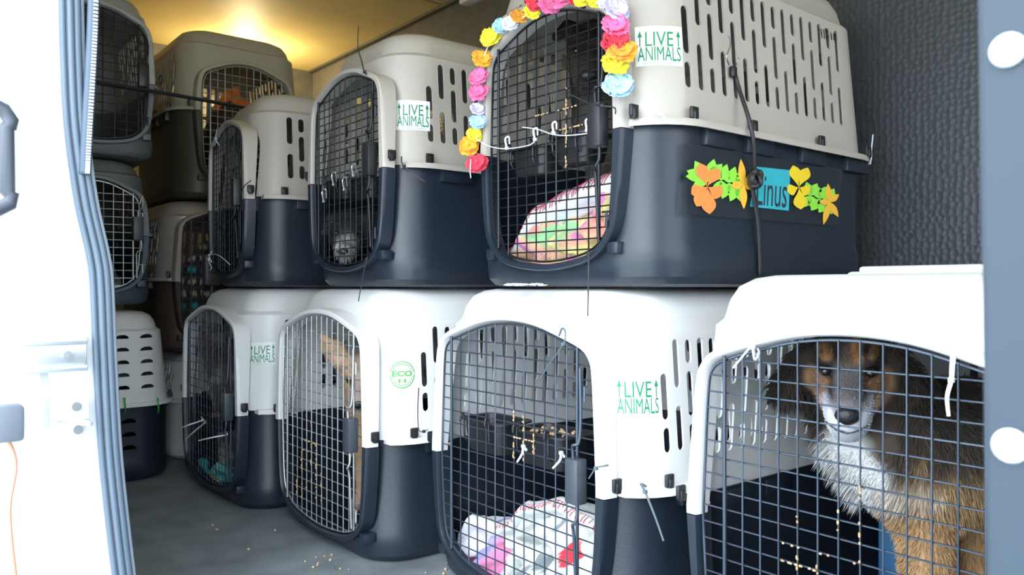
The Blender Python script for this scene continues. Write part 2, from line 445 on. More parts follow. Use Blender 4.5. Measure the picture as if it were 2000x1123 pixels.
def live_animals(k, s0=-.155, s1=-.045, z0=.45, z1=.535, tilt=0):
    return sticker_obj(k, 'warning_sticker', s0, s1, z0, z1, [(arrow_bm(), -.40, .19, .10, .40, 1), (text_mesh('LIVE', bold=.0), 0, .17, .58, .36, 1), (arrow_bm(), .40, .19, .10, .40, 1),
        (text_mesh('ANIMALS', bold=.0), 0, -.20, .90, .36, 1), (text_mesh('FOR INFORMATION ON THIS LABEL CALL'), 0, -.44, .7, .035, 1)], tilt=tilt)

# ------------------------------------------------------------------ the van
M_WALL = mat('black_trim_wall', (.028, .033, .04), .45)
n = M_WALL.node_tree; b_ = n.nodes['Principled BSDF']
t_ = n.nodes.new('ShaderNodeTexCoord'); vo = n.nodes.new('ShaderNodeTexVoronoi'); vo.inputs['Scale'].default_value = 62; vo.inputs['Randomness'].default_value = .5
mp = n.nodes.new('ShaderNodeMapping'); mp.inputs['Rotation'].default_value = (PI/2, 0, 0); vo.voronoi_dimensions = '2D'
bp = n.nodes.new('ShaderNodeBump'); bp.inputs['Strength'].default_value = .55; bp.inputs['Distance'].default_value = .004
nz = n.nodes.new('ShaderNodeTexNoise'); nz.inputs['Scale'].default_value = 3.0; nz.inputs['Detail'].default_value = 8
sm = n.nodes.new('ShaderNodeMapping'); sm.inputs['Scale'].default_value = (2.2, 2.2, 14); sm.inputs['Rotation'].default_value = (0, .35, 0)
rs = n.nodes.new('ShaderNodeValToRGB'); rs.color_ramp.elements[0].position = .70; rs.color_ramp.elements[0].color = (.048, .055, .066, 1); rs.color_ramp.elements[1].position = .86; rs.color_ramp.elements[1].color = (.13, .14, .15, 1)
n.links.new(t_.outputs['Object'], mp.inputs[0]); n.links.new(mp.outputs[0], vo.inputs['Vector']); n.links.new(vo.outputs['Distance'], bp.inputs['Height']); n.links.new(bp.outputs[0], b_.inputs['Normal'])
n.links.new(t_.outputs['Object'], sm.inputs[0]); n.links.new(sm.outputs[0], nz.inputs['Vector']); n.links.new(nz.outputs['Fac'], rs.inputs[0]); n.links.new(rs.outputs[0], b_.inputs['Base Color'])
M_UWALL = mat('grey_wall_panel', (.13, .12, .10), .6, bump=.3, bscale=150, var=.15, vscale=20)
M_CEIL = mat('yellow_plywood', (.80, .62, .26), .6, bump=.08, bscale=30, var=.10, vscale=2.5)
M_FLOOR = mat('rubber_floor', (.20, .225, .24), .6, bump=.35, bscale=180, var=.25, vscale=9)
M_PAINT = mat('white_car_paint', (.84, .86, .87), .3, coat=.5)
M_JAMBG = mat('grey_trim', (.10, .13, .17), .5)
M_GROUND = mat('pale_concrete', (.55, .55, .53), .9, bump=.2, bscale=8, var=.08)
ZC = EYE+1.315; YW = 2.10; XE = -4.50; XR = .95; YN = .38
def box_struct(name, lo, hi, m): b = bmesh.new(); add_box(b, lo, hi); return struct(name, b, m)
box_struct('floor', (XE, .20, -.04), (XR, YW, 0), M_FLOOR)
b = bmesh.new(); add_box(b, (XE-.04, YW, -.04), (XR, YW+.04, EYE+.92)); struct('wall_far', b, M_WALL)
box_struct('wall_far_upper', (XE-.04, YW-.012, EYE+.92), (XR, YW+.04, ZC+.02), M_UWALL)
box_struct('wall_end', (XE-.04, .20, -.04), (XE, YW, ZC), M_UWALL)
box_struct('wall_front', (XR, .30, -.04), (XR+.04, YW+.04, .75), M_WALL)
box_struct('wall_front_header', (XR, .30, 1.85), (XR+.04, YW+.04, ZC), M_WALL)
b = bmesh.new(); add_box(b, (XR+.015, .30, .75), (XR+.021, YW+.04, 1.85)); struct('added_fill_window', b, mat('added_fill_pane', (.9, .95, .95), .02, alpha=.12))  # unseen opening, added to let fill daylight reach the rear left crates
box_struct('ceiling', (XE-.04, .20, ZC), (XR+.04, YW+.04, ZC+.04), M_CEIL)
box_struct('wall_near_left', (XE, .20, -.04), (-1.66, .26, ZC), M_PAINT)
box_struct('wall_near_right', (-.02, .43, -.04), (XR, .48, ZC), M_PAINT)
box_struct('wall_near_header', (-1.66, .30, EYE+.86), (-.06, YN, ZC), M_PAINT)
b = bmesh.new(); add_box(b, (-9, -9, -.62), (6, 9, -.6)); struct('ground', b, M_GROUND)
# seam between the two plywood sheets of the ceiling
b = bmesh.new(); add_box(b, (XE, YN, ZC-.0035), (XE+.0, YW, ZC)) if False else None
b = bmesh.new()
p0 = PZ(500, 0, ZC); p1 = PZ(625, 25, ZC)
add_box(b, (-3.05, YN+.01, ZC-.006), (-3.02, YW-.02, ZC), .002); struct('trim_1', b, mat('ceiling_seam', (.45, .34, .13), .5))
b = bmesh.new(); add_box(b, (XE, YW-.045, ZC-.012), (XR, YW-.012, ZC), .004); struct('trim_2', b, mat('ceiling_edge', (.10, .09, .07), .6))

# door jamb on the left: white pillar facing along the van, its rubber seal
JX = -1.60
seal_px = [(128, -60), (131, 0), (134, 120), (141, 250), (160, 390), (184, 500), (191, 560), (197, 700), (209, 900), (234, 1123), (245, 1200)]
sc_pts = smooth_path([PX(x, y, JX) for x, y in seal_px], 6)
b = bmesh.new(); cols_ = []
for p in sc_pts:
    y = p.y; z = p.z
    cols_.append([Vector((JX-.06, y+.020, z)), Vector((JX-.012, y+.026, z)), Vector((JX-.010, y, z)), Vector((JX+.004, y-.02, z)), Vector((JX+.006, y-.035, z)), Vector((JX-.002, y-.045, z)), Vector((JX-.004, y-.085, z)), Vector((JX+.012, y-.10, z)), Vector((JX+.014, y-.16, z)), Vector((JX-.01, y-.20, z)), Vector((JX-.10, y-.215, z)), Vector((JX-.16, y-.1, z))])
loft(b, cols_, closed=True, cap0=True, cap1=True); bmesh.ops.recalc_face_normals(b, faces=b.faces[:])
struct('trim_3', b, M_PAINT, 40)
M_SEAL = mat('rubber_seal', (.10, .135, .18), .38)
sl = thing('door_seal', 'long grey ribbed rubber weatherstrip running down the white door pillar', 'weatherstrip', (JX, .3, 0))
b = bmesh.new()
for dy, r_, dx in ((-.010, .0055, .012), (.002, .0062, .014), (.013, .0072, .010)):
    add_tube(b, [Vector((p.x+dx-JX, p.y+dy-.3, p.z)) for p in sc_pts], r_, 10)
obj('rubber_bulb', b, M_SEAL, sl, True)
b = bmesh.new(); add_tube(b, [Vector((p.x+.004-JX, p.y+.021-.3, p.z)) for p in sc_pts], .006, 8, flat=.5); obj('inner_lip', b, mat('seal_lip', (.26, .31, .38), .4), sl, True)
# inner trim with stitched dots near the top
tp = smooth_path([PX(x, y, JX+.022) for x, y in ((184, -40), (181, 60), (176, 160), (170, 260), (166, 340))], 8)
tr = thing('edge_trim', 'thin grey toothed edge trim beside the top of the door seal', 'edge trim', tp[0])
b = bmesh.new(); add_tube(b, [p-tp[0] for p in tp], .010, 8, flat=.6); obj('strip', b, mat('trim_strip', (.07, .10, .14), .5), tr, True)
b = bmesh.new()
for i in range(len(tp)*2-2):
    p = tp[i//2].lerp(tp[min(i//2+1, len(tp)-1)], (i % 2)/2)-tp[0]+RV*.0085+Vector((0, -.004, 0)); add_box(b, p-Vector((.004, .004, .0022)), p+Vector((.004, .004, .0022)), .001)
o = obj('teeth', b, mat('pale_teeth', (.40, .43, .46), .5), tr)
# door rail, striker, bracket, handle on the pillar
def on_jamb(px, py, dx=.0): return PX(px, py, JX+.014+dx)
rl = thing('door_rail', 'silver door rail crossing the white pillar, with one screw', 'rail', on_jamb(80, 690))
o0 = on_jamb(80, 690)
b = bmesh.new(); A = on_jamb(-40, 664)-o0; B = on_jamb(168, 722)-o0
M_AL = mat('brushed_aluminium', (.62, .66, .68), .3, metal=.7)
add_box(b, (0, A.y, B.z), (.012, B.y, A.z), .003); add_box(b, (.010, A.y, A.z-.012), (.022, B.y, A.z), .003); add_box(b, (.010, A.y, B.z), (.022, B.y, B.z+.012), .003)
obj('channel', b, M_AL, rl, 40)
b = bmesh.new(); q = on_jamb(129, 692)-o0; add_tube(b, [q+Vector((.010, 0, 0)), q+Vector((.018, 0, 0))], .007, 14); add_tube(b, [q+Vector((.012, 0, 0)), q+Vector((.020, 0, 0))], .003, 6)
obj('screw', b, mat('steel', (.4, .42, .44), .3, metal=.9), rl, 40)
st = thing('door_striker', 'pale metal striker plate with two bolts, below the door rail', 'striker plate', on_jamb(135, 805)); o0 = on_jamb(135, 805)
b = bmesh.new(); A = on_jamb(96, 778)-o0; B = on_jamb(174, 850)-o0
M_PLT = mat('painted_plate', (.66, .70, .73), .35)
add_box(b, (0, A.y, B.z+.03), (.006, B.y, A.z), .004); add_box(b, (0, A.y+.012, B.z), (.010, B.y-.01, B.z+.028), .004)
obj('plate', b, M_PLT, st, 40)
for x_, y_ in ((147, 792), (150, 837)):
    b = bmesh.new(); q = on_jamb(x_, y_)-o0; add_tube(b, [q, q+Vector((.014, 0, 0))], .008, 14); obj('bolt', b, mat('steel', (.4, .42, .44), .3), st, 40)
b = bmesh.new(); add_tube(b, smooth_path([on_jamb(105, 820)-o0+Vector((.008, 0, 0)), on_jamb(112, 812)-o0+Vector((.03, 0, 0)), on_jamb(165, 822)-o0+Vector((.03, 0, 0)), on_jamb(172, 826)-o0+Vector((.006, 0, 0))], 5), .005, 8); obj('striker_loop', b, M_PLT, st, True)
br = bmesh.new(); A = on_jamb(-30, 792); B = on_jamb(42, 855); add_box(br, (JX+.0, A.y, B.z), (JX+.05, B.y, A.z), .006)
tag(obj('door_stop', br, mat('grey_rubber', (.13, .15, .18), .5), None, 40), 'square grey rubber stop on the white pillar at the left edge', 'door stop')
hb = bmesh.new(); o1 = PX(-2, 300, JX+.05)
pth = [PX(-40, 190, JX+.05), PX(8, 215, JX+.05), PX(22, 236, JX+.05), PX(18, 246, JX+.05), PX(12, 250, JX+.05), PX(14, 375, JX+.05), PX(22, 380, JX+.05), PX(20, 396, JX+.05), PX(-30, 420, JX+.05)]
add_tube(hb, [p for p in pth], .012, 10)
tag(obj('grab_handle', hb, mat('handle_grey', (.06, .07, .09), .45), None, 60), 'grey grab handle cut by the upper left edge of the picture', 'handle')
cb = bmesh.new(); add_tube(cb, smooth_path([on_jamb(10, 850, .01), on_jamb(30, 905, .008), on_jamb(18, 1000, .012), on_jamb(30, 1130, .01)], 8), .0035, 8)
tag(obj('orange_cable', cb, mat('faded_orange', (.70, .33, .22), .5), None, True), 'faded orange cable hanging under the rubber door stop', 'cable')

# near pillar on the right, with two white plugs
pr = thing('door_edge_panel', 'blurred blue grey door edge panel close to the lens at right', 'panel', PY(1980, 561, .41))
o0 = PY(1980, 561, .41)
b = bmesh.new(); e0 = PY(1905, 0, .41); e1 = PY(1932, 1123, .41)
zt_ = EYE+.45; zb_ = EYE-.45
add_data(b, [v-o0 for v in (Vector((e0.x-.004, .41, zt_)), Vector((.02, .41, zt_)), Vector((.02, .46, zt_)), Vector((e0.x-.004, .46, zt_)), Vector((e1.x+.002, .41, zb_)), Vector((.02, .41, zb_)), Vector((.02, .46, zb_)), Vector((e1.x+.002, .46, zb_)))],
         [(0, 4, 5, 1), (1, 5, 6, 2), (2, 6, 7, 3), (3, 7, 4, 0), (0, 1, 2, 3), (7, 6, 5, 4)])
bmesh.ops.recalc_face_normals(b, faces=b.faces[:]); bmesh.ops.bevel(b, geom=b.edges[:], offset=.003, segments=2, affect='EDGES')
obj('panel', b, mat('panel_bluegrey', (.018, .032, .048), .5), pr, 40)
for x_, y_ in ((1968, 97), (1973, 870)):
    b = bmesh.new(); q = PY(x_, y_, .408)-o0; bmesh.ops.create_uvsphere(b, u_segments=20, v_segments=10, radius=.0078)
    for v in b.verts: v.co = Vector((v.co.x, v.co.y*.55, v.co.z))+q
    o = obj('plug', b, mat('white_plug', (.85, .88, .9), .3), pr, True); o['label'] = 'round white plastic plug'

# warm cargo lamp on the end wall, behind the top crate
lp = thing('cargo_lamp', 'warm cargo lamp lighting the ceiling behind the tan crate', 'lamp', (XE+.16, 1.58, EYE+1.14))
b = bmesh.new(); add_box(b, (-.158, -.06, -.03), (.012, .06, .03), .006); obj('housing', b, M_WHITE, lp, 40)
b = bmesh.new(); add_box(b, (.012, -.05, -.022), (.03, .05, .022), .006); obj('lens', b, mat('lamp_lens', (1, .85, .5), .3, emit=((1, .80, .42), 12)), lp, 40)
ld = bpy.data.lights.new('lamp_bulb', 'POINT'); ld.energy = 13; ld.color = (1, .82, .46); ld.shadow_soft_size = .03
lo_ = bpy.data.objects.new('lamp_bulb', ld); C.objects.link(lo_); lo_.location = (.10, 0, .0); lo_.parent = lp
# second small fixture where the ceiling meets the far wall
q = Pt(925, -2, 3.3)
b = bmesh.new(); add_box(b, (q.x-.07, q.y-.03, q.z-.012), (q.x+.07, q.y+.03, q.z+.03), .012)
tag(obj('dome_light', b, M_WHITE, None, 40), 'small pale unlit dome light high above the grey topped crate', 'lamp')
exec_after = []

# ------------------------------------------------------------------ the crates
def place(kw): return crate(**kw)
R90 = PI/2
L1 = crate('pale topped floor crate with a cyan toy inside, leftmost of the front row', (-2.735, .885, 0), W=.63, L=.95, hw=.262, nv=15, cut_first=False, slot0=.16, cols=18)
L2 = crate('pale topped dog crate with bright steel door and round green logo', (-2.048, .96, 0), W=.62, L=.92, hw=.262, nv=14, wire=M_CHROME, cut_first=True, slot0=.165, cols=17)
L3 = crate('pale topped dog crate on the floor holding the white blanket with a red heart', (-1.345, 1.075, 0), W=.69, L=.92, hw=.272, nv=14, slot0=.135, cols=20)
L4 = crate('large white topped crate with the long haired dog behind its door', (-.60, 1.13, 0), W=.68, L=.90, H=.735, hw=.276, nv=14, slot0=.135, cols=20, ridge=True, latch_z=-.06)
U1 = crate('small greige topped dog crate stacked on the furthest left front crate', (-2.74, .945, .711), rz=-.09, W=.54, L=.80, H=.655, zr=.295, hw=.225, zb=.045, zt=.56, top=M_GREIGE, wire=M_WIREB, nv=13, sv=.0215, cut_first=False, slot0=.145, pitch=.039, cols=15)
U2 = crate('greige topped dog crate between the small crate and the flowered crate', (-2.0, 1.015, .711), W=.50, L=.86, H=.70, zr=.32, hw=.202, zb=.055, zt=.59, top=M_GREIGE, wire=M_WIREB, nv=11, sv=.0215, slot0=.135, cols=19)
U3 = crate('greige topped dog crate hung with a flower lei and a name banner', (-1.280, 1.125, .711), W=.60, L=.87, H=.74, zr=.322, hw=.204, zb=.048, zt=.598, top=M_GREIGE, wire=M_WIREB, nv=11, sv=.0213, slot0=.125, pitch=.039, cols=16, latch_z=.0)
A1 = crate('grey dog crate at the top left corner under the ceiling', (-3.15, .63, EYE+.485), rz=R90, W=.44, L=.75, H=.62, zr=.29, hw=.175, zb=.05, zt=.54, top=M_GREYC, bot=M_GREYD, nv=8, sv=.030, wire=M_WIREB, cols=12, thick=.0018)
A2 = crate('grey dog crate with a pale wire door, under the topmost left crate', (-3.15, .62, .645), rz=R90, W=.43, L=.75, H=.549, zr=.27, hw=.165, zb=.05, zt=.46, top=M_GREYD, bot=M_BSLATE, nv=9, sv=.028, wire=mat('pale_steel_wire', (.42, .44, .42), .3, metal=.7), cols=12, thick=.0018)
A3 = crate('white and black crate with half moon vents, at the bottom left', (-3.08, .66, 0), rz=R90, W=.45, L=.72, H=.625, zr=.285, door=False, vents=True, cols=0)
B1 = crate('tan crate under the yellow ceiling with something orange behind its door', (-3.30, 1.235, EYE+.372), rz=R90, W=.55, L=.75, H=.72, zr=.365, hw=.19, zb=.05, zt=.57, top=M_TAUPE, bot=M_OLIVE, nv=11, sv=.030, wire=mat('pale_steel_wire', (.42, .44, .42), .3), cols=16, latch=0, thick=.0018)
B2 = crate('bronze and brown dog crate seen behind the small greige topped crate', (-3.30, 1.17, .446), rz=R90, W=.55, L=.75, H=.63, zr=.30, hw=.205, zb=.03, zt=.585, top=M_SILV, bot=M_BROWN, nv=8, sv=.045, wire=mat('brown_bars', (.05, .045, .045), .5), cols=14, latch=0, thick=.003)
B3 = crate('low white pet carrier on the floor beside the half moon vented crate', (-3.30, 1.20, 0), rz=R90, W=.50, L=.70, H=.445, zr=.25, hw=.17, zb=.04, zt=.36, top=M_WHITE, bot=M_WHITE, nv=8, sv=.04, cols=10, latch=0)
live_animals(L1, s0=-.110, s1=-.025, z0=.462, z1=.535, tilt=.04); live_animals(L3, s0=-.114, s1=-.022, z0=.455, z1=.54)
live_animals(U2, s0=-.100, s1=-.008, z0=.412, z1=.492); live_animals(U3, s0=-.124, s1=-.029, z0=.432, z1=.512)
# round green logo on L2: ring, letters and two leaves
M_LG = mat('lime_green', (.10, .38, .09), .4)
def annulus(r0, r1, n=32):
    b = bmesh.new(); A = [b.verts.new((r0*math.cos(2*PI*i/n), r0*math.sin(2*PI*i/n), 0)) for i in range(n)]; B = [b.verts.new((r1*math.cos(2*PI*i/n), r1*math.sin(2*PI*i/n), 0)) for i in range(n)]
    for i in range(n): b.faces.new((A[i], A[(i+1) % n], B[(i+1) % n], B[i]))
    return b
def leafb():
    b = bmesh.new(); P = [(0, -.5), (.35, -.1), (.25, .25), (0, .5), (-.25, .25), (-.35, -.1)]; b.faces.new([b.verts.new((x, y, 0)) for x, y in P]); return b
def disc(n=20):
    b = bmesh.new(); b.faces.new([b.verts.new((.5*math.cos(2*PI*i/n), .5*math.sin(2*PI*i/n), 0)) for i in range(n)]); return b
sticker_obj(L2, 'round_logo_sticker', -.074, -.009, .45, .52, [(disc(), 0, 0, 1, 1, 0), (annulus(.46, .50), 0, 0, 1, 1, 1), (annulus(.38, .41), 0, 0, 1, 1, 1), (disc(), 0, .03, 1.0, .30, 0), (text_mesh('ECO', bold=.05), 0, .04, .80, .22, 1), (leafb(), -.12, -.22, .16, .2, 1), (leafb(), .10, -.22, .16, .2, 1)], mats=[M_STK, M_LG], base=False)
# clip on the brown crate's door, and its oval latch
b = bmesh.new(); add_box(b, (-.085-.035, -.030, .27), (-.085+.035, .006, .40), .014); add_tube(b, [(-.085, -.03, .34), (-.085, -.042, .34)], .022, 20); add_tube(b, [(-.085, -.04, .34), (-.085, -.05, .34)], .011, 12)
o = obj('latch_plate', b, mat('mauve_grey_plastic', (.11, .085, .10), .4), B2.door, 40)
b = bmesh.new()
for xx in (-.085,): add_tube(b, [(xx, -.004, .06), (xx, -.004, .56)], .007, 8)
obj('latch_bar', b, mat('mauve_grey_plastic', (.11, .085, .10), .4), B2.door, 60)

# ------------------------------------------------------------------ ties, strap and cords
def tie(label, pts, m, head=None, r=.0017, group='cable ties on the crate doors'):
    P = [Vector(p) for p in pts]; o = P[0]; b = bmesh.new()
    add_tube(b, smooth_path([p-o for p in P], 6), lambda t: r*(1.15-.4*t), 6, flat=1.0)
    h = P[head]-o if head is not None else Vector((0, 0, 0)); add_box(b, h-Vector((.0035, .0035, .0035)), h+Vector((.0035, .0035, .0035)), .001)
    x = obj('cable_tie', b, m, None, 50); x.location = o; return tag(x, label, 'cable tie', group)
def wp(k, x, y, z): 
    M = Matrix.Translation(k.root.location) @ Matrix.Rotation(k.root.rotation_euler.z, 4, 'Z'); return M @ Vector((x, y, z))
def front(k, px, py, d=.0):
    """point on crate k's front plane seen at the pixel, pushed d metres outward"""
    return PY(px, py, k.root.location.y-d)
tie('black tie loop with long tail standing above the crate left of the lei', [front(U2, 722, 150, -.02), front(U2, 712, 140, .01), front(U2, 706, 118, .012), front(U2, 699, 90, .012), front(U2, 700, 50, .012)], M_TIEB, 1)
tie('black tie tail hanging below the door of the crate left of the lei', [front(U2, 722, 492, -.01), front(U2, 716, 505, .012), front(U2, 708, 545, .016), front(U2, 700, 588, .02)], M_TIEB, 1)
tie('black tie tail hanging from the rim beside the second warning sticker', [surf(U2, -.08, .325)[0]+U2.root.location+Vector((.025, -.02, .01)), surf(U2, -.07, .32)[0]+U2.root.location+Vector((.035, -.03, -.012)), PY(830, 355, .97+.12)], M_TIEB, 1)
tie('black tie tail under the flowered crate hanging over the white crate', [front(U3, 1152, 486, -.01), front(U3, 1150, 495, .012), front(U3, 1149, 560, .02), front(U3, 1148, 617, .024)], M_TIEB, 1)
tie('black tie through the top of the flowered door', [front(U3, 1140, 12, .012), front(U3, 1145, -4, .02), front(U3, 1155, -10, .02)], M_TIEB, 0)
tie('black tie holding the latch of the flowered door to its frame', [front(U3, 1110, 182, .012), front(U3, 1150, 200, .016), front(U3, 1176, 206, .03), front(U3, 1200, 210, .02), front(U3, 1202, 222, .01)], M_TIEB, 2)
tie('dark tie tail crossing the bowl crate door below its arch', [front(L3, 1092, 655, .0), front(L3, 1098, 641, .008), front(L3, 1104, 648, .012), front(L3, 1100, 672, .014), front(L3, 1072, 712, .012), front(L3, 1054, 742, .008)], mat('grey_nylon', (.10, .13, .15), .4), 3)
tie('dark tie hanging from the white rim beside the third crate corner', [surf(L3, -.06, .335)[0]+L3.root.location+Vector((.02, -.02, .0)), PY(1252, 945, 1.09), PY(1260, 960, 1.09), PY(1280, 1010, 1.09), PY(1296, 1056, 1.09)], mat('grey_nylon', (.10, .13, .15), .4), 2, r=.0024)
tie('dark tie joining the bowl crate door to its white frame', [front(L3, 1188, 908, .0), front(L3, 1178, 910, .008), front(L3, 1164, 914, .014), front(L3, 1150, 934, .012)], mat('grey_nylon', (.10, .13, .15), .4), 2)
tie('white tie bow at the upper left of the long haired dog\'s door', [front(L4, 1474, 692, .0), front(L4, 1468, 676, .014), front(L4, 1455, 690, .016), front(L4, 1432, 718, .016)], M_TIEW, 1, r=.0022)
tie('short white tie loop beside the bow on the long haired dog\'s door', [front(L4, 1470, 678, .012), front(L4, 1474, 702, .012), front(L4, 1482, 690, .012), front(L4, 1480, 680, .010)], M_TIEW, 0, r=.0018)
tie('white tie hanging over the upper right of the long haired dog\'s door', [front(L4, 1862, 690, .004), front(L4, 1860, 715, .014), front(L4, 1858, 742, .016), front(L4, 1850, 775, .016), front(L4, 1853, 812, .014)], M_TIEW, 2, r=.0034)
tie('white tie on the rim just below the warning sticker of the flowered crate', [surf(U3, -.09, .33)[0]+U3.root.location+Vector((.02, -.02, .006)), PY(1292, 222, 1.12), PY(1302, 236, 1.12), PY(1315, 240, 1.12)], M_TIEW, 1, r=.0022)
tie('white tie sticking up from the far rim corner of the flowered crate', [PY(1668, 320, 1.98), PY(1698, 318, 1.99), PY(1702, 290, 2.0), PY(1705, 262, 2.0)], M_TIEW, 1, r=.0022)
tie('white tie crossing the front corner of the small stacked crate\'s door', [wp(U1, -.14, -.01, .09), wp(U1, -.13, -.02, .115), wp(U1, .0, -.02, .11), wp(U1, .13, -.015, .075)], M_TIEW, 1, r=.002)
tie('short white tie loop at the foot of the small stacked crate\'s door', [wp(U1, -.15, -.006, .13), wp(U1, -.14, -.02, .10), wp(U1, -.10, -.02, .07), wp(U1, -.13, -.02, .06)], M_TIEW, 1, r=.002)
tie('white tie tail at the upper arch of the small stacked crate', [wp(U1, -.07, -.0, .50), wp(U1, -.06, -.015, .52), wp(U1, -.02, -.02, .545)], M_TIEW, 1, r=.002)
tie('black tie tail reaching across the rim of the small stacked crate', [wp(U1, .25, -.01, .295), wp(U1, .29, -.02, .30), wp(U1, .33, -.02, .315), wp(U1, .38, -.015, .325)], M_TIEB, 1)
for i, (a_, c_, l_) in enumerate((((393, 820), (352, 836), 'upper left white tie poking out of the crate with the cyan toy'), ((398, 825), (362, 858), 'beige tie poking out of the crate with the cyan toy'), ((440, 848), (388, 860), 'right hand white tie poking out of the crate with the cyan toy'))):
    tie(l_, [front(L1, a_[0], a_[1]-6, -.006), front(L1, a_[0]+2, a_[1], .01), front(L1, (a_[0]+c_[0])/2, (a_[1]+c_[1])/2, .05), front(L1, c_[0], c_[1], .07)], M_TIEW if i != 1 else mat('beige_nylon', (.55, .42, .32), .4), 1, r=.0026)
tie('black tie on the white rim corner below the first warning sticker', [PY(475, 800, .935), PY(482, 794, .925), PY(487, 806, .925)], M_TIEB, 1)
for px in (243, 308): tie('green tie on the white rim of the half moon vented crate, %s' % ('left one' if px < 300 else 'right one'), [PX(px, 784, -3.10), PX(px, 778, -3.075), PX(px+2, 800, -3.070), PX(px, 806, -3.10)], M_TIEG, 1, r=.003)
tie('thin black wire loop on the rim left of the bowl crate', [PY(818, 757, 1.05), PY(816, 800, 1.05), PY(818, 838, 1.05), PY(828, 842, 1.05), PY(836, 838, 1.06)], M_TIEB, 3, r=.0012)
# white string with clips hooked through the flowered door
g = tag(obj('string', (lambda b: (add_tube(b, smooth_path([front(U3, 928, 268, .03), front(U3, 950, 283, .02), front(U3, 985, 290, .018), front(U3, 1030, 284, .018), front(U3, 1044, 276, .018)], 6), .0012, 6), b)[1])(bmesh.new()), M_TIEW, None, True), 'thin white cord strung low across the flowered door', 'cord')
g = tag(obj('string', (lambda b: (add_tube(b, smooth_path([front(U3, 1020, 248, .018), front(U3, 1050, 252, .018), front(U3, 1080, 262, .018), front(U3, 1110, 264, .018), front(U3, 1148, 260, .018)], 6), .0012, 6), b)[1])(bmesh.new()), M_TIEW, None, True), 'thin white cord strung higher across the flowered door', 'cord')
for px, py, w_ in ((990, 285, 'leftmost'), (1045, 268, 'second from the left'), (1082, 256, 'third from the left'), (1147, 250, 'rightmost')):
    tie('white hook tie on the wires of the flowered door, ' + w_, [front(U3, px, py+4, .014), front(U3, px-3, py-14, .014), front(U3, px+4, py-18, .01), front(U3, px+5, py-4, .006)], M_TIEW, 0, r=.0022, group='white hook ties on the flowered door')
for px, py, w_ in ((651, 352, 'leftmost and brightest'), (672, 362, 'second'), (632, 385, 'low left'), (690, 335, 'dull, near the latch')):
    tie('metal bowl clip on the door left of the lei, ' + w_, [front(U2, px, py+8, .01), front(U2, px-3, py-10, .01), front(U2, px+4, py-16, .006), front(U2, px+6, py+2, .0)], M_CHROME, 0, r=.002, group='bowl clips behind the door wires')
for px, py, px2, py2, w_ in ((1022, 885, 1010, 902, 'left'), (1096, 898, 1080, 914, 'right')):
    tie('white bowl tie on the bowl crate door, ' + w_ + ' one', [front(L3, px+6, py-6, .004), front(L3, px, py-14, .012), front(L3, px-2, py, .014), front(L3, px2, py2, .018)], M_TIEW, 1, r=.0028, group='white bowl ties')

# black elastic strap over the flowered crate, steel hook at its top, knot over the name card
sd = thing('elastic_strap', 'black elastic strap with a steel hook and a knot over the name card', 'strap', surf(U3, .11, .50)[0]+U3.root.location)
def side(k, px, py, d):            # point on the right side plane of crate k
    x = k.root.location.x+k.a+d; return PX(px, py, x)
so = sd.location.copy()
b = bmesh.new(); pth = [side(U3, 1432, 128, .00), side(U3, 1442, 168, .0), side(U3, 1462, 230, .03), side(U3, 1472, 280, .035), side(U3, 1474, 335, .02)]
add_tube(b, smooth_path([p-so for p in pth], 6), .0045, 8)
add_tube(b, smooth_path([p-so for p in (side(U3, 1474, 335, .014), side(U3, 1470, 365, .014), side(U3, 1482, 440, .010), side(U3, 1486, 540, .004))], 6), .0075, 8, flat=.4)
obj('cord', b, M_TIEB, sd, True)
b = bmesh.new(); c0 = side(U3, 1475, 350, .022)-so
for ph, tl in ((0, 0), (1.1, .8), (2.2, -.7)):
    add_tube(b, [c0+Matrix.Rotation(ph, 3, 'X') @ Vector((.009*math.sin(a_*2)*.6, .016*math.cos(a_), .014*math.sin(a_)+.004*math.sin(2*a_))) for a_ in [2*PI*q/20 for q in range(20)]], .0058, 8, closed=True)
obj('knot', b, M_TIEB, sd, True)
b = bmesh.new(); add_box(b, side(U3, 1432, 140, .0)-so-Vector((.006, .008, .012)), side(U3, 1432, 140, .0)-so+Vector((.006, .008, .012)), .004); obj('clamp', b, M_BLACKP, sd, 40)
b = bmesh.new(); add_tube(b, smooth_path([side(U3, 1424, 126, .004)-so, side(U3, 1419, 110, .010)-so, side(U3, 1426, 88, .008)-so, side(U3, 1424, 72, .004)-so, side(U3, 1416, 70, -.004)-so], 6), .0016, 6); add_tube(b, smooth_path([side(U3, 1438, 126, .004)-so, side(U3, 1443, 112, .010)-so], 2), .0016, 6)
obj('hook', b, mat('steel', (.4, .42, .44), .3), sd, True)
# long dark bar across the two rear stacks
b = bmesh.new(); p0 = PX(190, 160, -3.10); p1 = PX(330, 183, -3.12); p2 = PX(500, 214, -3.16)
add_tube(b, smooth_path([p0, p1, p2], 8), .014, 8, flat=.5)
tag(obj('ratchet_strap', b, mat('dark_webbing', (.03, .032, .035), .6), None, 60), 'dark webbing strap stretched across the rear left crates', 'strap')

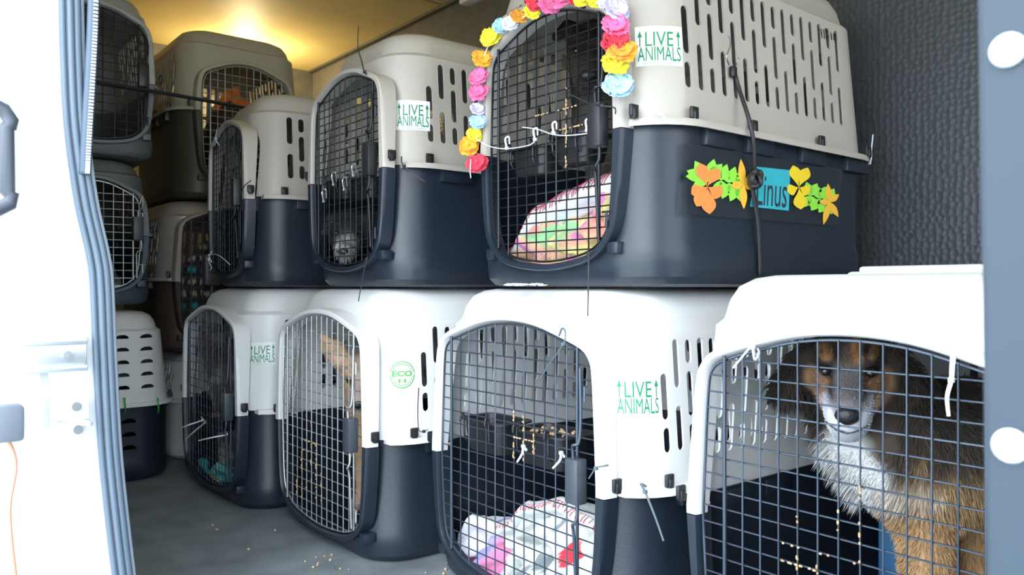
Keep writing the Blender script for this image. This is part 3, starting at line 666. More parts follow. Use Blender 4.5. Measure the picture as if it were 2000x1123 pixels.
# ------------------------------------------------------------------ soft bodies: distance fields turned into one continuous mesh
def seg_d(P, a, b, ra, rb):
    a = np.array(a); b = np.array(b); ab = b-a; h = np.clip(((P-a)@ab)/max(ab@ab, 1e-9), 0, 1)
    return np.linalg.norm(P-a-h[..., None]*ab, axis=-1)-(ra+(rb-ra)*h)
def field(prims, k):
    def f(P):
        d = None
        for a, b, ra, rb in prims:
            e = seg_d(P, a, b, ra, rb)
            if d is None: d = e
            else:
                h = np.clip(.5+.5*(e-d)/k, 0, 1); d = e*(1-h)+d*h-k*h*(1-h)
        return d
    return f
def surface_nets(f, lo, hi, h):
    n = np.ceil((np.array(hi)-np.array(lo))/h).astype(int)+1
    ax = [lo[i]+h*np.arange(n[i]) for i in range(3)]
    G = np.stack(np.meshgrid(*ax, indexing='ij'), -1); F = f(G.reshape(-1, 3)).reshape(n)
    S = F < 0
    off = [(i, j, k) for i in (0, 1) for j in (0, 1) for k in (0, 1)]
    cnt = sum(S[o[0]:n[0]-1+o[0], o[1]:n[1]-1+o[1], o[2]:n[2]-1+o[2]].astype(int) for o in off)
    act = (cnt > 0) & (cnt < 8); idx = -np.ones(act.shape, int); cells = np.argwhere(act); idx[act] = np.arange(len(cells))
    acc = np.zeros((len(cells), 3)); num = np.zeros(len(cells))
    for a in off:
        for q in range(3):
            if a[q]: continue
            b = list(a); b[q] = 1
            fa = F[tuple((cells+a).T)]; fb = F[tuple((cells+b).T)]; m = (fa < 0) != (fb < 0)
            t = np.where(m, fa/np.where(m, fa-fb, 1), 0); p = np.tile(np.array(a, float), (len(cells), 1)); p[:, q] = t
            acc[m] += p[m]; num[m] += 1
    V = np.array(lo)+h*(cells+acc/num[:, None]); Q = []
    for q in range(3):
        u, v = (q+1) % 3, (q+2) % 3; sl = [slice(None)]*3; sl2 = [slice(None)]*3; sl[q] = slice(0, -1); sl2[q] = slice(1, None)
        E = np.argwhere(S[tuple(sl)] != S[tuple(sl2)])
        E = E[(E[:, u] > 0) & (E[:, v] > 0) & (E[:, u] < n[u]-1) & (E[:, v] < n[v]-1)]
        fl = S[tuple(E.T)]
        def ci(du, dv):
            c = E.copy(); c[:, u] -= du; c[:, v] -= dv; return idx[tuple(c.T)]
        q4 = np.stack([ci(1, 1), ci(0, 1), ci(0, 0), ci(1, 0)], 1); q4[~fl] = q4[~fl][:, ::-1]
        Q.append(q4)
    return V, np.concatenate(Q)
def mesh_np(name, V, F, m, parent=None, cols=None, org=(0, 0, 0), smooth=True):
    me = bpy.data.meshes.new(name); me.from_pydata((np.asarray(V)-np.array(org)).tolist(), [], np.asarray(F).tolist())
    if cols is not None:
        at = me.color_attributes.new('coat', 'FLOAT_COLOR', 'POINT'); at.data.foreach_set('color', np.c_[cols, np.ones(len(cols))].ravel())
    return link(name, me, m, parent, smooth)
M_FUR = mat('fur', (1, 1, 1), .75, spec=.2, attr='coat', sheen=.2)
M_SKIN = mat('short_coat', (1, 1, 1), .7, spec=.25, attr='coat', bump=.3, bscale=240)
M_EYE = mat('dark_eye', (.012, .008, .006), .08, coat=1)
M_NOSE = mat('wet_nose', (.018, .018, .022), .28, bump=.3, bscale=400)
def fur(V, F, nrm_f, n, length, comb, coat, wid=.0011, jit=.5, seed=1):
    rs = np.random.RandomState(seed); a, b, c, d = (V[F[:, i]] for i in range(4))
    ar = np.linalg.norm(np.cross(b-a, c-a), axis=1)+np.linalg.norm(np.cross(c-a, d-a), axis=1); w_ = np.array([length(p) for p in a[::1]]) if False else 1
    pick = rs.choice(len(F), n, p=ar/ar.sum()); u = rs.rand(n, 1); v = rs.rand(n, 1)
    P = (a[pick]*(1-u)+b[pick]*u)*(1-v)+(d[pick]*(1-u)+c[pick]*u)*v
    N = nrm_f(P); Lh = length(P)*(.65+.5*rs.rand(n)); cb = comb(P)
    D = N*.55+cb+jit*(rs.rand(n, 3)-.5); D /= np.linalg.norm(D, axis=1)[:, None]
    D2 = D+cb*.8+np.array([0, 0, -.35]); D2 /= np.linalg.norm(D2, axis=1)[:, None]
    side_ = np.cross(D, rs.rand(n, 3)-.5); side_ /= np.linalg.norm(side_, axis=1)[:, None]+1e-9
    W_ = wid*(.7+.6*rs.rand(n, 1)); P0 = P-N*.002; P1 = P+D*(Lh*.5)[:, None]; P2 = P1+D2*(Lh*.5)[:, None]
    VV = np.stack([P0-side_*W_, P0+side_*W_, P1+side_*W_*.7, P1-side_*W_*.7, P2], 1).reshape(-1, 3)
    i = np.arange(n)*5; FF = [(x, x+1, x+2, x+3) for x in i]+[(x+3, x+2, x+4) for x in i]
    c = coat(P)*(.75+.5*rs.rand(n, 1)); cc = np.repeat(c, 5, axis=0)
    me = bpy.data.meshes.new('fur'); me.from_pydata(VV.tolist(), [], [tuple(int(q) for q in f) for f in FF])
    at = me.color_attributes.new('coat', 'FLOAT_COLOR', 'POINT'); at.data.foreach_set('color', np.c_[np.clip(cc, 0, 1), np.ones(len(cc))].ravel())
    return me
def grad(f, P, e=.003):
    g = np.stack([f(P+np.eye(3)[i]*e)-f(P-np.eye(3)[i]*e) for i in range(3)], -1); return g/(np.linalg.norm(g, axis=-1, keepdims=True)+1e-9)
def proj(P):
    t = P@np.array(FV); return 1000+FPX*(P@np.array(RV))/t, 561-FPX*(P[:, 2]-EYE)/t
def vnoise(P, s, seed=0): return np.array([mnoise.noise(Vector(p)*s+Vector((seed, 0, 0))) for p in P])
def mixc(c, d, m): m = np.clip(m, 0, 1)[:, None]; return c*(1-m)+np.array(d)*m
def bump01(x, y, cx, cy, rx, ry, s=.35): return np.clip((1-np.sqrt(((x-cx)/rx)**2+((y-cy)/ry)**2))/s, 0, 1)
def make_dog(label, prims, k, coat, loc, eyes, nose, h=.006, furs=None, eye_r=.0085, nose_r=(.02, .014, .015), group=None, sd=1):
    f = field(prims, k); pts = np.array([p for q in prims for p in q[:2]]); R = max(max(q[2:]) for q in prims)
    V, F = surface_nets(f, pts.min(0)-R-.03, pts.max(0)+R+.03, h)
    V[:, 2] = np.maximum(V[:, 2], loc[2])
    root = thing('dog', label, 'dog', loc, 0, group)
    mesh_np('body', V, F, M_SKIN, root, coat(V), loc)
    for e in eyes:
        b = bmesh.new(); bmesh.ops.create_uvsphere(b, u_segments=16, v_segments=10, radius=eye_r); b.transform(Matrix.Translation(Vector(e)-Vector(loc))); obj('eye', b, M_EYE, root, True)
    if nose is not None:
        c, fw = nose; fw = Vector(fw).normalized(); sx = fw.cross(Vector((0, 0, 1))).normalized(); up = sx.cross(fw)
        b = bmesh.new(); bmesh.ops.create_uvsphere(b, u_segments=18, v_segments=12, radius=1)
        for v in b.verts:
            x, y, z = v.co; wx = nose_r[0]*(1-.22*max(0, -z)); q = .86+.14*min(1, abs(abs(x)-.55)/.2+max(0, z)+max(0, -y*2))
            v.co = Vector(c)-Vector(loc)+sx*(x*wx)+fw*(y*nose_r[1]*q)+up*(z*nose_r[2])
        obj('nose', b, M_NOSE, root, True)
    if furs:
        n, length, comb, wd = furs
        me = fur(V, F, lambda P: grad(f, P), n, length, comb, coat, wd, seed=sd)
        for v in me.vertices: v.co -= Vector(loc); v.co.z = max(v.co.z, 0.0)
        link('fur', me, M_FUR, root)
    return root
A_ = lambda v: tuple(v)

# --- the long haired dog in the right crate
H0 = Pt(1657, 735, 1.47); NS = Pt(1655, 812, 1.335)
eL = Pt(1608, 722, 1.388); eR = Pt(1693, 712, 1.392)
hf = (NS-H0).normalized(); hs = Vector((0, 0, 1)).cross(hf).normalized(); hu = hs.cross(hf).normalized(); hu = hu if hu.z > 0 else -hu
def HP(x, y, z): return H0+hs*x+hf*y+hu*z          # head coordinates: right, forward, up
def gl(px, py, t, z): v = Pt(px, py, t); return Vector((v.x, v.y, z))
pr = [(A_(HP(0, -.015, .012)), A_(HP(0, .012, .0)), .076, .060), (A_(HP(0, .03, -.006)), A_(HP(0, .125, -.012)), .047, .036), (A_(HP(0, .03, -.045)), A_(HP(0, .108, -.045)), .040, .029),
      (A_(HP(-.072, -.005, .035)), A_(HP(-.108, .0, -.03)), .026, .030), (A_(HP(.072, -.005, .035)), A_(HP(.112, .0, -.02)), .026, .030),
      (A_(HP(-.03, .025, .035)), A_(HP(-.034, .040, .056)), .022, .012), (A_(HP(.03, .025, .035)), A_(HP(.034, .040, .056)), .022, .012),
      (A_(HP(0, -.06, -.03)), A_(Pt(1735, 850, 1.49)), .085, .10), (A_(Pt(1735, 850, 1.50)), A_(Pt(1800, 900, 1.50)), .10, .115),
      (A_(Pt(1800, 900, 1.50)), A_(Pt(1890, 860, 1.66)), .12, .135),
      (A_(Pt(1800, 950, 1.46)), A_(gl(1812, 1090, 1.44, .20)), .062, .036), (A_(gl(1812, 1090, 1.44, .20)), A_(gl(1812, 1100, 1.44, .03)), .034, .030), (A_(gl(1812, 1100, 1.44, .025)), A_(gl(1800, 1100, 1.38, .022)), .032, .028),
      (A_(Pt(1895, 930, 1.50)), A_(gl(1900, 1100, 1.50, .20)), .060, .034), (A_(gl(1900, 1100, 1.50, .20)), A_(gl(1900, 1100, 1.48, .028)), .034, .032),
      (A_(Pt(1890, 930, 1.66)), A_(gl(1890, 1100, 1.68, .035)), .10, .04)]
HC = np.array(H0); HS, HF_, HU = np.array(hs), np.array(hf), np.array(hu)
def coat4(P):
    x, y = proj(P); q = P-HC; a, f_, u_ = q@HS, q@HF_, q@HU
    n1 = vnoise(P, 28); n2 = vnoise(P, 9, 5)
    c = np.tile(np.array([.030, .022, .018]), (len(P), 1))
    c = mixc(c, (.085, .062, .045), (n1 > .1)*.5)
    body = np.clip((y-800)/60, 0, 1); c = mixc(c, (.115, .085, .06), body*.9*(.6+.8*np.clip(n2+.3, 0, 1)))
    c = mixc(c, (.46, .30, .15), np.clip((y-905-18*n1*2)/50, 0, 1)*np.clip((x-1745)/60, 0, 1))
    c = mixc(c, (.10, .085, .07), np.clip((x-1850)/60, 0, 1)*np.clip((930-y)/60, 0, 1)*.7)
    ew = 1705+(y-860)*.70+25*n1; c = mixc(c, (.74, .73, .72), np.clip((ew-x)/30, 0, 1)*np.clip((y-835)/20, 0, 1)*np.clip((1010-y)/30, 0, 1)*np.clip((1830-x)/20, 0, 1))
    c = mixc(c, (.60, .50, .40), bump01(x, y, 1775, 968, 80, 32)*.8)
    c = mixc(c, (.50, .31, .15), np.clip((y-985)/30, 0, 1))
    hw_ = np.clip((.095-np.abs(a))/.02, 0, 1)*np.clip((f_+.03)/.03, 0, 1)*np.clip((u_+.085)/.03, 0, 1)*(f_ < .2)
    ch = mixc(np.tile(np.array([.045, .032, .026]), (len(P), 1)), (.34, .19, .10), bump01(np.abs(a), u_, .050, .004, .032, .040)*np.clip((f_+.01)/.03, 0, 1)*np.clip((.09-f_)/.02, 0, 1))
    ch = mixc(ch, (.28, .20, .155), bump01(a, u_, 0, .030, .024, .050, .6)*.9)
    ch = mixc(ch, (.42, .20, .07), bump01(a, u_, .014, .066, .012, .022)); ch = mixc(ch, (.32, .16, .07), bump01(a, u_, -.038, .063, .016, .012)); ch = mixc(ch, (.32, .16, .07), bump01(a, u_, .042, .064, .010, .009))
    ch = mixc(ch, (.010, .008, .008), np.maximum(bump01(a, u_, -.038, .037, .020, .013), bump01(a, u_, .038, .037, .020, .013)))
    wm = np.clip((f_-.072)/.016, 0, 1)*np.clip((.075+u_)/.01, 0, 1)*np.clip((.058-np.abs(a))/.012, 0, 1)*np.clip((.016-u_)/.014, 0, 1)
    ch = mixc(ch, (.66, .66, .71), wm)
    ch = mixc(ch, (.21, .19, .19), np.clip((f_-.05)/.02, 0, 1)*np.clip((.027-np.abs(a))/.008, 0, 1)*np.clip((u_+.008)/.008, 0, 1))
    ch = mixc(ch, (.70, .52, .42), bump01(np.abs(a), u_, .040, -.02, .014, .02)*(f_ < .08)*.8)
    ch = mixc(ch, (.03, .025, .025), wm*np.clip((.0030-np.abs(u_+.034-.25*np.abs(a)))/.001, 0, 1)*(np.abs(a) < .034))
    return c*(1-hw_[:, None])+ch*hw_[:, None]
def len4(P):
    x, y = proj(P); q = P-HC; a, f_, u_ = q@HS, q@HF_, q@HU
    L_ = np.full(len(P), .040); L_[(y > 830) & (x < 1780)] = .052; L_[f_ > .0] = np.where((np.abs(a) < .07)[f_ > .0], .012, .03)[...]; L_[(f_ > .075) & (np.abs(a) < .06)] = .006
    L_[P[:, 2] < .30] = .018; return L_
def comb4(P):
    x, y = proj(P); d = np.zeros_like(P); d += np.array([0, 0, -.75])
    nk = (y > 800) & (x < 1800); d[nk] += -np.array(RV)*.35
    q = P-HC; f_ = q@HF_; m = (f_ > .0) & (np.abs(q@HS) < .085) & (y < 880); d[m] = -HF_*.9+HU*.1; return d
make_dog('long haired black and tan dog with white muzzle behind the rightmost door', pr, .028, coat4, (H0.x+.02, H0.y+.10, .026),
         [HP(-.037, .058, .037), HP(.037, .058, .037)], (HP(0, .157, .000), hf), .0055, (60000, len4, comb4, .0010), .0098, (.021, .013, .016))

# --- tan dog with one tall ear up
def basis(h, n_): f = (n_-h).normalized(); s = Vector((0, 0, 1)).cross(f).normalized(); u = f.cross(s); return f, s, u
H2 = Pt(707, 728, 2.30); N2 = Pt(700, 777, 2.185); f2, s2, u2 = basis(H2, N2)
def Q2(x, y, z): return H2+s2*x+f2*y+u2*z
el = Q2(-.050, .0, .03); et = Pt(629, 654, 2.27)
pr2 = [(A_(Q2(0, 0, .0)), A_(Q2(0, .03, -.002)), .060, .046), (A_(Q2(0, .04, -.01)), A_(Q2(0, .128, -.012)), .038, .026), (A_(Q2(0, .03, -.03)), A_(Q2(0, .11, -.026)), .034, .018),
       (A_(Q2(0, -.05, -.03)), A_(Pt(735, 850, 2.45)), .062, .085), (A_(Pt(735, 850, 2.45)), A_(Pt(790, 880, 2.58)), .09, .10),
       (A_(Pt(714, 870, 2.42)), A_(gl(712, 990, 2.43, .06)), .036, .024), (A_(gl(712, 990, 2.43, .055)), A_(gl(696, 1008, 2.40, .05)), .028, .022),
       (A_(Pt(745, 880, 2.42)), A_(gl(742, 990, 2.43, .055)), .036, .024), (A_(Q2(-.028, .035, .022)), A_(Q2(-.028, .045, .02)), .02, .014), (A_(Q2(.028, .035, .022)), A_(Q2(.028, .045, .02)), .02, .014)]
er = Q2(.05, 0, .03); etr = Q2(.10, 0, .14)
for w_, dd in ((-.020, .028), (0, .0), (.020, .028)):
    v = (et-el); pr2.append((A_(el+s2*w_-f2*.0), A_(el+v*.55+s2*w_*1.15+u2*w_*.3-f2*dd*.3), .011, .010)); pr2.append((A_(el+v*.55+s2*w_*1.15+u2*w_*.3-f2*dd*.3), A_(el+v*(1.0-abs(w_)*8)+s2*w_*.3), .010, .007))
    v = (etr-er); pr2.append((A_(er+s2*w_), A_(er+v*.6+s2*w_), .011, .010)); pr2.append((A_(er+v*.6+s2*w_), A_(er+v), .010, .007))
def coat2(P):
    q = P-np.array(H2); a, f_, u_ = q@np.array(s2), q@np.array(f2), q@np.array(u2); n1 = vnoise(P, 30)
    c = np.tile(np.array([.56, .36, .22]), (len(P), 1)); c = mixc(c, (.66, .47, .33), np.clip(n1*2, 0, 1)*.5)
    c = mixc(c, (.34, .25, .21), np.clip((f_-.06)/.05, 0, 1)*.8); c = mixc(c, (.55, .48, .46), bump01(a, u_, 0, .02, .016, .05)*.5)
    c = mixc(c, (.10, .07, .05), bump01(np.abs(a), u_, .030, .018, .017, .011)*(f_ > 0))
    m = (P@np.array(FV) < (P@np.array(FV)).mean()+9) & (a < -.045) & (u_ > .03); v = np.array(et-el); vl = np.linalg.norm(v); r = P-np.array(el); al = r@v/vl/vl; pe = np.linalg.norm(r-(al[:, None]*v), axis=1)
    c = mixc(c, (.74, .45, .36), m*(pe < .017)*(al > .1)*(al < .92)*(r@np.array(f2) > -.002)*.8)
    return c
make_dog('tan short haired dog with one tall ear behind the steel door', pr2, .016, coat2, (Q2(0, -.1, 0).x, Q2(0, -.1, 0).y, .02), [Q2(-.031, .064, .016), Q2(.031, .064, .016)], (Q2(0, .15, -.008), f2), .005,
         (14000, lambda P: np.full(len(P), .006), lambda P: np.tile(np.array([0, 0, -.8]), (len(P), 1)), .0007), .0080, (.017, .011, .012))

# --- dark brindle dog in the flowered crate
H3 = Pt(1154, 88, 1.95); N3 = Pt(1149, 134, 1.845); f3, s3, u3 = basis(H3, N3)
def Q3(x, y, z): return H3+s3*x+f3*y+u3*z
zf = EYE+.012
pr3 = [(A_(Q3(0, 0, .0)), A_(Q3(0, .03, -.002)), .062, .048), (A_(Q3(0, .04, -.012)), A_(Q3(0, .120, -.016)), .046, .036), (A_(Q3(-.018, .06, -.04)), A_(Q3(-.016, .11, -.040)), .030, .022), (A_(Q3(.018, .06, -.04)), A_(Q3(.016, .11, -.040)), .030, .022),
       (A_(Q3(-.055, -.01, .045)), A_(Q3(-.082, .01, .03)), .018, .012), (A_(Q3(.055, -.01, .045)), A_(Q3(.082, .01, .03)), .018, .012),
       (A_(Q3(0, -.05, -.04)), A_(Pt(1180, 250, 2.02)), .062, .078), (A_(Pt(1180, 250, 2.02)), A_(Pt(1240, 300, 2.05)), .080, .09),
       (A_(Pt(1172, 300, 2.00)), A_(gl(1172, 400, 2.0, zf+.03)), .040, .024), (A_(Pt(1215, 300, 2.0)), A_(gl(1215, 400, 2.0, zf+.03)), .040, .024), (A_(Pt(1260, 330, 2.12)), A_(gl(1260, 400, 2.12, zf+.04)), .08, .035),
       (A_(Q3(-.029, .035, .02)), A_(Q3(-.029, .045, .018)), .02, .014), (A_(Q3(.029, .035, .02)), A_(Q3(.029, .045, .018)), .02, .014)]
def coat3(P):
    q = P-np.array(H3); a, f_, u_ = q@np.array(s3), q@np.array(f3), q@np.array(u3)
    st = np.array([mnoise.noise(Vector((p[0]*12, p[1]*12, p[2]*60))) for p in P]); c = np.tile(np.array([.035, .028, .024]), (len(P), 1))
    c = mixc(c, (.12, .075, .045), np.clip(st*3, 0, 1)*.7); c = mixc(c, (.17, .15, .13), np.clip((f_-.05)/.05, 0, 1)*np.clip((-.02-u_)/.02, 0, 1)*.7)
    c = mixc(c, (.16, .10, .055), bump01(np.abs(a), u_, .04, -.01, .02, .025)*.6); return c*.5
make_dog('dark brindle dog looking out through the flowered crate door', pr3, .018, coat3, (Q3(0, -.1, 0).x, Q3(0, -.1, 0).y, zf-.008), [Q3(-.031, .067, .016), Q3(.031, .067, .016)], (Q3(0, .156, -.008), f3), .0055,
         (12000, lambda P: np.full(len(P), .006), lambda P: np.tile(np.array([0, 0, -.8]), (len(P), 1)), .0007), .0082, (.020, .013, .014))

# --- black dog lying down, grey muzzle at the door of the crate left of the lei
H4 = Pt(682, 450, 2.36); N4 = Pt(674, 476, 2.26); f4, s4, u4 = basis(H4, N4)
def Q4(x, y, z): return H4+s4*x+f4*y+u4*z
pr4 = [(A_(H4), A_(Q4(0, .03, 0)), .060, .05), (A_(Q4(0, .04, -.01)), A_(Q4(0, .13, -.012)), .036, .024), (A_(Q4(0, .03, -.03)), A_(Q4(0, .115, -.026)), .03, .017), (A_(Q4(-.05, 0, .035)), A_(Q4(-.07, .02, .0)), .018, .014), (A_(Q4(.05, 0, .035)), A_(Q4(.07, .02, .0)), .018, .014),
       (A_(Q4(0, -.05, -.01)), (-2.02, 1.40, EYE+.13), .06, .105), (A_(Pt(700, 500, 2.5)), A_(gl(665, 500, 2.36, EYE+.035)), .03, .022)]
pr4[-1] = ((-2.05, 1.25, EYE+.05), (-2.12, 1.08, EYE+.036), .03, .022)
def coatb(P):
    q = P-np.array(H4); f_ = q@np.array(f4); n1 = vnoise(P, 40); c = np.tile(np.array([.022, .022, .024]), (len(P), 1)); return mixc(c, (.42, .41, .40), np.clip((f_-.07)/.03, 0, 1)*np.clip(.8+n1, 0, 1))
make_dog('black dog lying down, grey muzzle low behind the door left of the lei', pr4, .018, coatb, (Pt(700, 440, 2.6).x, Pt(700, 440, 2.6).y, EYE+.012), [Q4(-.028, .070, .018), Q4(.028, .070, .018)], (Q4(0, .152, -.006), f4), .0055,
         (9000, lambda P: np.full(len(P), .016), lambda P: np.tile(np.array([0, 0, -.7]), (len(P), 1)), .0009), .0075, (.014, .010, .010))
# --- shaggy grey brown dog at the top of the leftmost floor crate
H5 = Pt(430, 664, 2.86); N5 = Pt(427, 680, 2.76); f5, s5, u5 = basis(H5, N5)
def Q5(x, y, z): return H5+s5*x+f5*y+u5*z
pr5 = [(A_(H5), A_(Q5(0, .02, 0)), .055, .045), (A_(Q5(0, .03, -.01)), A_(Q5(0, .085, -.012)), .032, .022), (A_(Q5(-.045, 0, .03)), A_(Q5(-.06, .01, -.02)), .018, .018), (A_(Q5(.045, 0, .03)), A_(Q5(.06, .01, -.02)), .018, .018),
       (A_(Q5(0, -.03, -.05)), A_(Pt(452, 745, 2.88)), .05, .070), (A_(Pt(452, 745, 2.88)), A_(Pt(480, 800, 2.90)), .07, .085), (A_(Pt(447, 790, 2.86)), A_(gl(447, 850, 2.84, .06)), .035, .025), (A_(Pt(480, 850, 2.9)), A_(gl(480, 850, 2.9, .07)), .075, .045)]
def coat5(P):
    q = P-np.array(H5); n1 = vnoise(P, 22); c = np.tile(np.array([.20, .15, .125]), (len(P), 1)); c = mixc(c, (.50, .47, .44), np.clip(n1*3, 0, 1)); return mixc(c, (.13, .075, .06), bump01(q@np.array(s5), q@np.array(u5), 0, 0, .05, .05)*.8)
make_dog('shaggy grey brown dog standing in the leftmost floor crate', pr5, .02, coat5, (Pt(455, 745, 2.95).x, Pt(455, 745, 2.95).y, .025), [Q5(-.024, .058, .012), Q5(.024, .058, .012)], (Q5(0, .108, -.008), f5), .0065,
         (11000, lambda P: np.full(len(P), .024), lambda P: np.tile(np.array([0, 0, -.7]), (len(P), 1)), .0012), .0075, (.013, .009, .010))

# ------------------------------------------------------------------ blankets
def lerp_prof(P, x):
    for (a, b), (c, d) in zip(P, P[1:]):
        if x <= c:
            t = (x-a)/(c-a); t = min(max(t, 0), 1); t = t*t*(3-2*t); return b+(d-b)*t
    return P[-1][1]
def blanket(k, label, prof, y0, yb, body_col, band_col, band_w, stitch_m, seed=0, ruff=.014, group=None, span=None):
    z0 = .010; O = Vector((0, .3, z0)); root = thing('blanket', label, 'blanket', wp(k, *O))
    root.rotation_euler = k.root.rotation_euler
    xs = np.linspace(prof[0][0], prof[-1][0], 150); nv = 60; V = []; Cc = []
    for x in xs:
        zt_ = lerp_prof(prof, x)
        for j in range(nv):
            v = j/(nv-1)
            if v < .62: q = v/.62; z = z0+(zt_-z0)*q; y = y0+.045*(q**2)
            else: q = (v-.62)/.38; z = zt_-(zt_-z0-.02)*.75*q*q; y = y0+.045+(yb-y0-.045)*q
            n_ = mnoise.noise(Vector((x*13, z*16+seed, y*9)))+.6*mnoise.noise(Vector((x*30, z*34, seed+y*12)))
            w_ = math.sin(PI*min(1, v/.62)) if v < .62 else .4
            y += -ruff*3.6*n_*(.30+w_); z = max(z0, z+ruff*.9*mnoise.noise(Vector((x*15+7, y*15, seed)))*(v > .2))
            y = max(y, .030)
            ex = abs(x)-(k.a-k.r)
            if ex > 0: y = max(y, k.fd+.018+k.r-math.sqrt(max(0, k.r**2-min(ex, k.r-.001)**2)))
            V.append((x, y, z)); Cc.append(body_col(x, z, y, n_, zt_))
    F = [(i*nv+j, (i+1)*nv+j, (i+1)*nv+j+1, i*nv+j+1) for i in range(len(xs)-1) for j in range(nv-1)]
    o = mesh_np('cloth', np.array(V), F, mat('fleece', (1, 1, 1), .85, attr='coat', bump=.5, bscale=160, sheen=.3), root, np.array(Cc), O)
    so_ = o.modifiers.new('s', 'SOLIDIFY'); so_.thickness = .004; so_.offset = -1
    if band_col is not None:
        V = []; m = 12; Cc = []
        for x in xs:
            zt_ = lerp_prof(prof, x)
            for j in range(m):
                v = j/(m-1); a = v*PI*1.15
                z = zt_+.012-band_w*v+.004*mnoise.noise(Vector((x*20, v, seed))); y = y0+.030-.022*math.sin(a)-.008*mnoise.noise(Vector((x*9, v*2, seed+3)))
                ex = abs(x)-(k.a-k.r)
                if ex > 0: y = max(y, k.fd+.010+k.r-math.sqrt(max(0, k.r**2-min(ex, k.r-.001)**2)))
                y = max(y, .024); V.append((x, y, max(z, z0))); Cc.append(band_col(x, v))
        F = [(i*m+j, (i+1)*m+j, (i+1)*m+j+1, i*m+j+1) for i in range(len(xs)-1) for j in range(m-1)]
        o = mesh_np('folded_edge', np.array(V), F, MATS['fleece'], root, np.array(Cc), O)
        so_ = o.modifiers.new('s', 'SOLIDIFY'); so_.thickness = .006; so_.offset = -1
        b = bmesh.new(); x = (span or (prof[0][0], 9))[0]+.01; pe = None
        while x < min(prof[-1][0], (span or (0, 9))[1]):
            i = int((x-prof[0][0])/(prof[-1][0]-prof[0][0])*149); A = [Vector(V[i*m+j])-O+Vector((0, -.0085, .003)) for j in (1, 3, 5)]
            sk = Vector((random.uniform(-.004, .006), 0, 0))
            add_tube(b, [A[0], A[1]+sk*.5, A[2]+sk][:3 if random.random() < .8 else 2], .0010, 5)
            if pe is not None: add_tube(b, [pe, A[0]], .0010, 5)
            pe = A[0]; x += .0105
        obj('stitching', b, stitch_m, root, True)['kind'] = 'stuff'
    return root
M_REDTH = mat('red_thread', (.62, .07, .11), .6)
def tiedye(x, z, y, n_, zt_):
    a = mnoise.noise(Vector((x*14, z*14, 3))); b_ = mnoise.noise(Vector((x*19+5, z*19, 8))); c_ = mnoise.noise(Vector((x*10, z*12, 15)))
    col = np.array([.88, .62, .46])
    if a > .12: col = np.array([.83, .36, .66]) if math.sin(x*160+z*90) > -.3 else np.array([.9, .66, .5])
    elif b_ > .18: col = np.array([.85, .80, .42])
    elif c_ > .3: col = np.array([.50, .82, .50])
    elif b_ < -.25: col = np.array([.92, .52, .42])
    return col**1.5*.82
blanket(U3, 'crumpled tie dyed blanket with white red stitched edge in the flowered crate', [(-.265, .03), (-.225, .085), (-.127, .178), (-.022, .205), (.06, .224), (.12, .232), (.20, .20), (.26, .10)], .075, .42, tiedye,
        lambda x, v: np.array([.68, .72, .76]), .060, M_REDTH, 1, .017)
def heartcol(x, z, y, n_, zt_):
    col = np.array([.60, .62, .60])
    if x < -.12:
        col = np.array([.76, .76, .80])
        w_ = x+.35*z+.02*math.sin(z*40)
        if -.172 < w_ < -.118: col = np.array([.36, .30, .68])
        elif -.118 <= w_ and x < -.10: col = np.array([.74, .22, .42])
        elif w_ < -.17 and z < .05: col = np.array([.80, .28, .52])
    else:
        hx, hz = (x-.12)/.018, (z-.138)/.022
        if (hx*hx+hz*hz-1)**3-hx*hx*hz**3 < 0: col = np.array([.72, .03, .05])
        for cx, cz, rx, rz, an in ((-.02, .06, .045, .014, .7), (.03, .095, .03, .012, -.6), (.05, .045, .05, .013, .5), (.0, .15, .02, .03, .2), (.07, .19, .022, .007, .8), (.16, .04, .03, .012, 0), (-.06, .08, .02, .04, .3)):
            dx = (x-cx)*math.cos(an)+(z-cz)*math.sin(an); dz = -(x-cx)*math.sin(an)+(z-cz)*math.cos(an)
            if (dx/rx)**2+(dz/rz)**2 < 1: col = np.array([.20, .23, .24]) if rz < .02 else np.array([.42, .44, .40])
    return col
blanket(L3, 'white blanket printed with a red heart and grey shapes in the bowl crate', [(-.305, .03), (-.285, .085), (-.25, .125), (-.20, .13), (-.15, .128), (-.10, .145), (-.03, .205), (.08, .232), (.16, .222), (.24, .20), (.30, .12)], .07, .45, heartcol,
        lambda x, v: np.array([.62, .64, .63]) if x > -.12 else np.array([.78, .78, .82]), .030, M_REDTH, 4, .016, span=(-.13, .30))
cl = blanket(B1, 'dark bundle topped with orange cloth behind the door of the tan crate', [(-.09, .36), (-.06, .44), (-.02, .50), (.03, .53), (.07, .47), (.14, .40)], .16, .40, lambda x, z, y, n_, zt_: np.array([.80, .20, .02]) if z > .42+.06*n_ else np.array([.05, .02, .012]), None, .02, M_REDTH, 9, .01)
cl = blanket(B2, 'added dark cloth painted with teal and pale slot light inside the bronze and brown crate', [(-.2, .10), (-.16, .36), (-.05, .46), (.0, .34), (.12, .10)], .12, .35, lambda x, z, y, n_, zt_: (np.array([.03, .42, .48]) if int(z*20) % 3 == 0 else np.array([.5, .5, .42])) if (z*20) % 1 > .58 and (x*20) % 1 > .35 and z > .15 else np.array([.03, .03, .035]), None, .02, M_REDTH, 12, .006)  # dark interior and the light through its back slots, painted into an added cloth
cl = blanket(A2, 'teal and grey cloth behind the pale wire door at the far left', [(-.12, .10), (-.08, .28), (.02, .32), (.06, .22), (.12, .10)], .10, .3, lambda x, z, y, n_, zt_: np.array([.05, .16, .20]) if n_ > 0 else np.array([.12, .14, .15]), None, .02, M_REDTH, 14, .012)
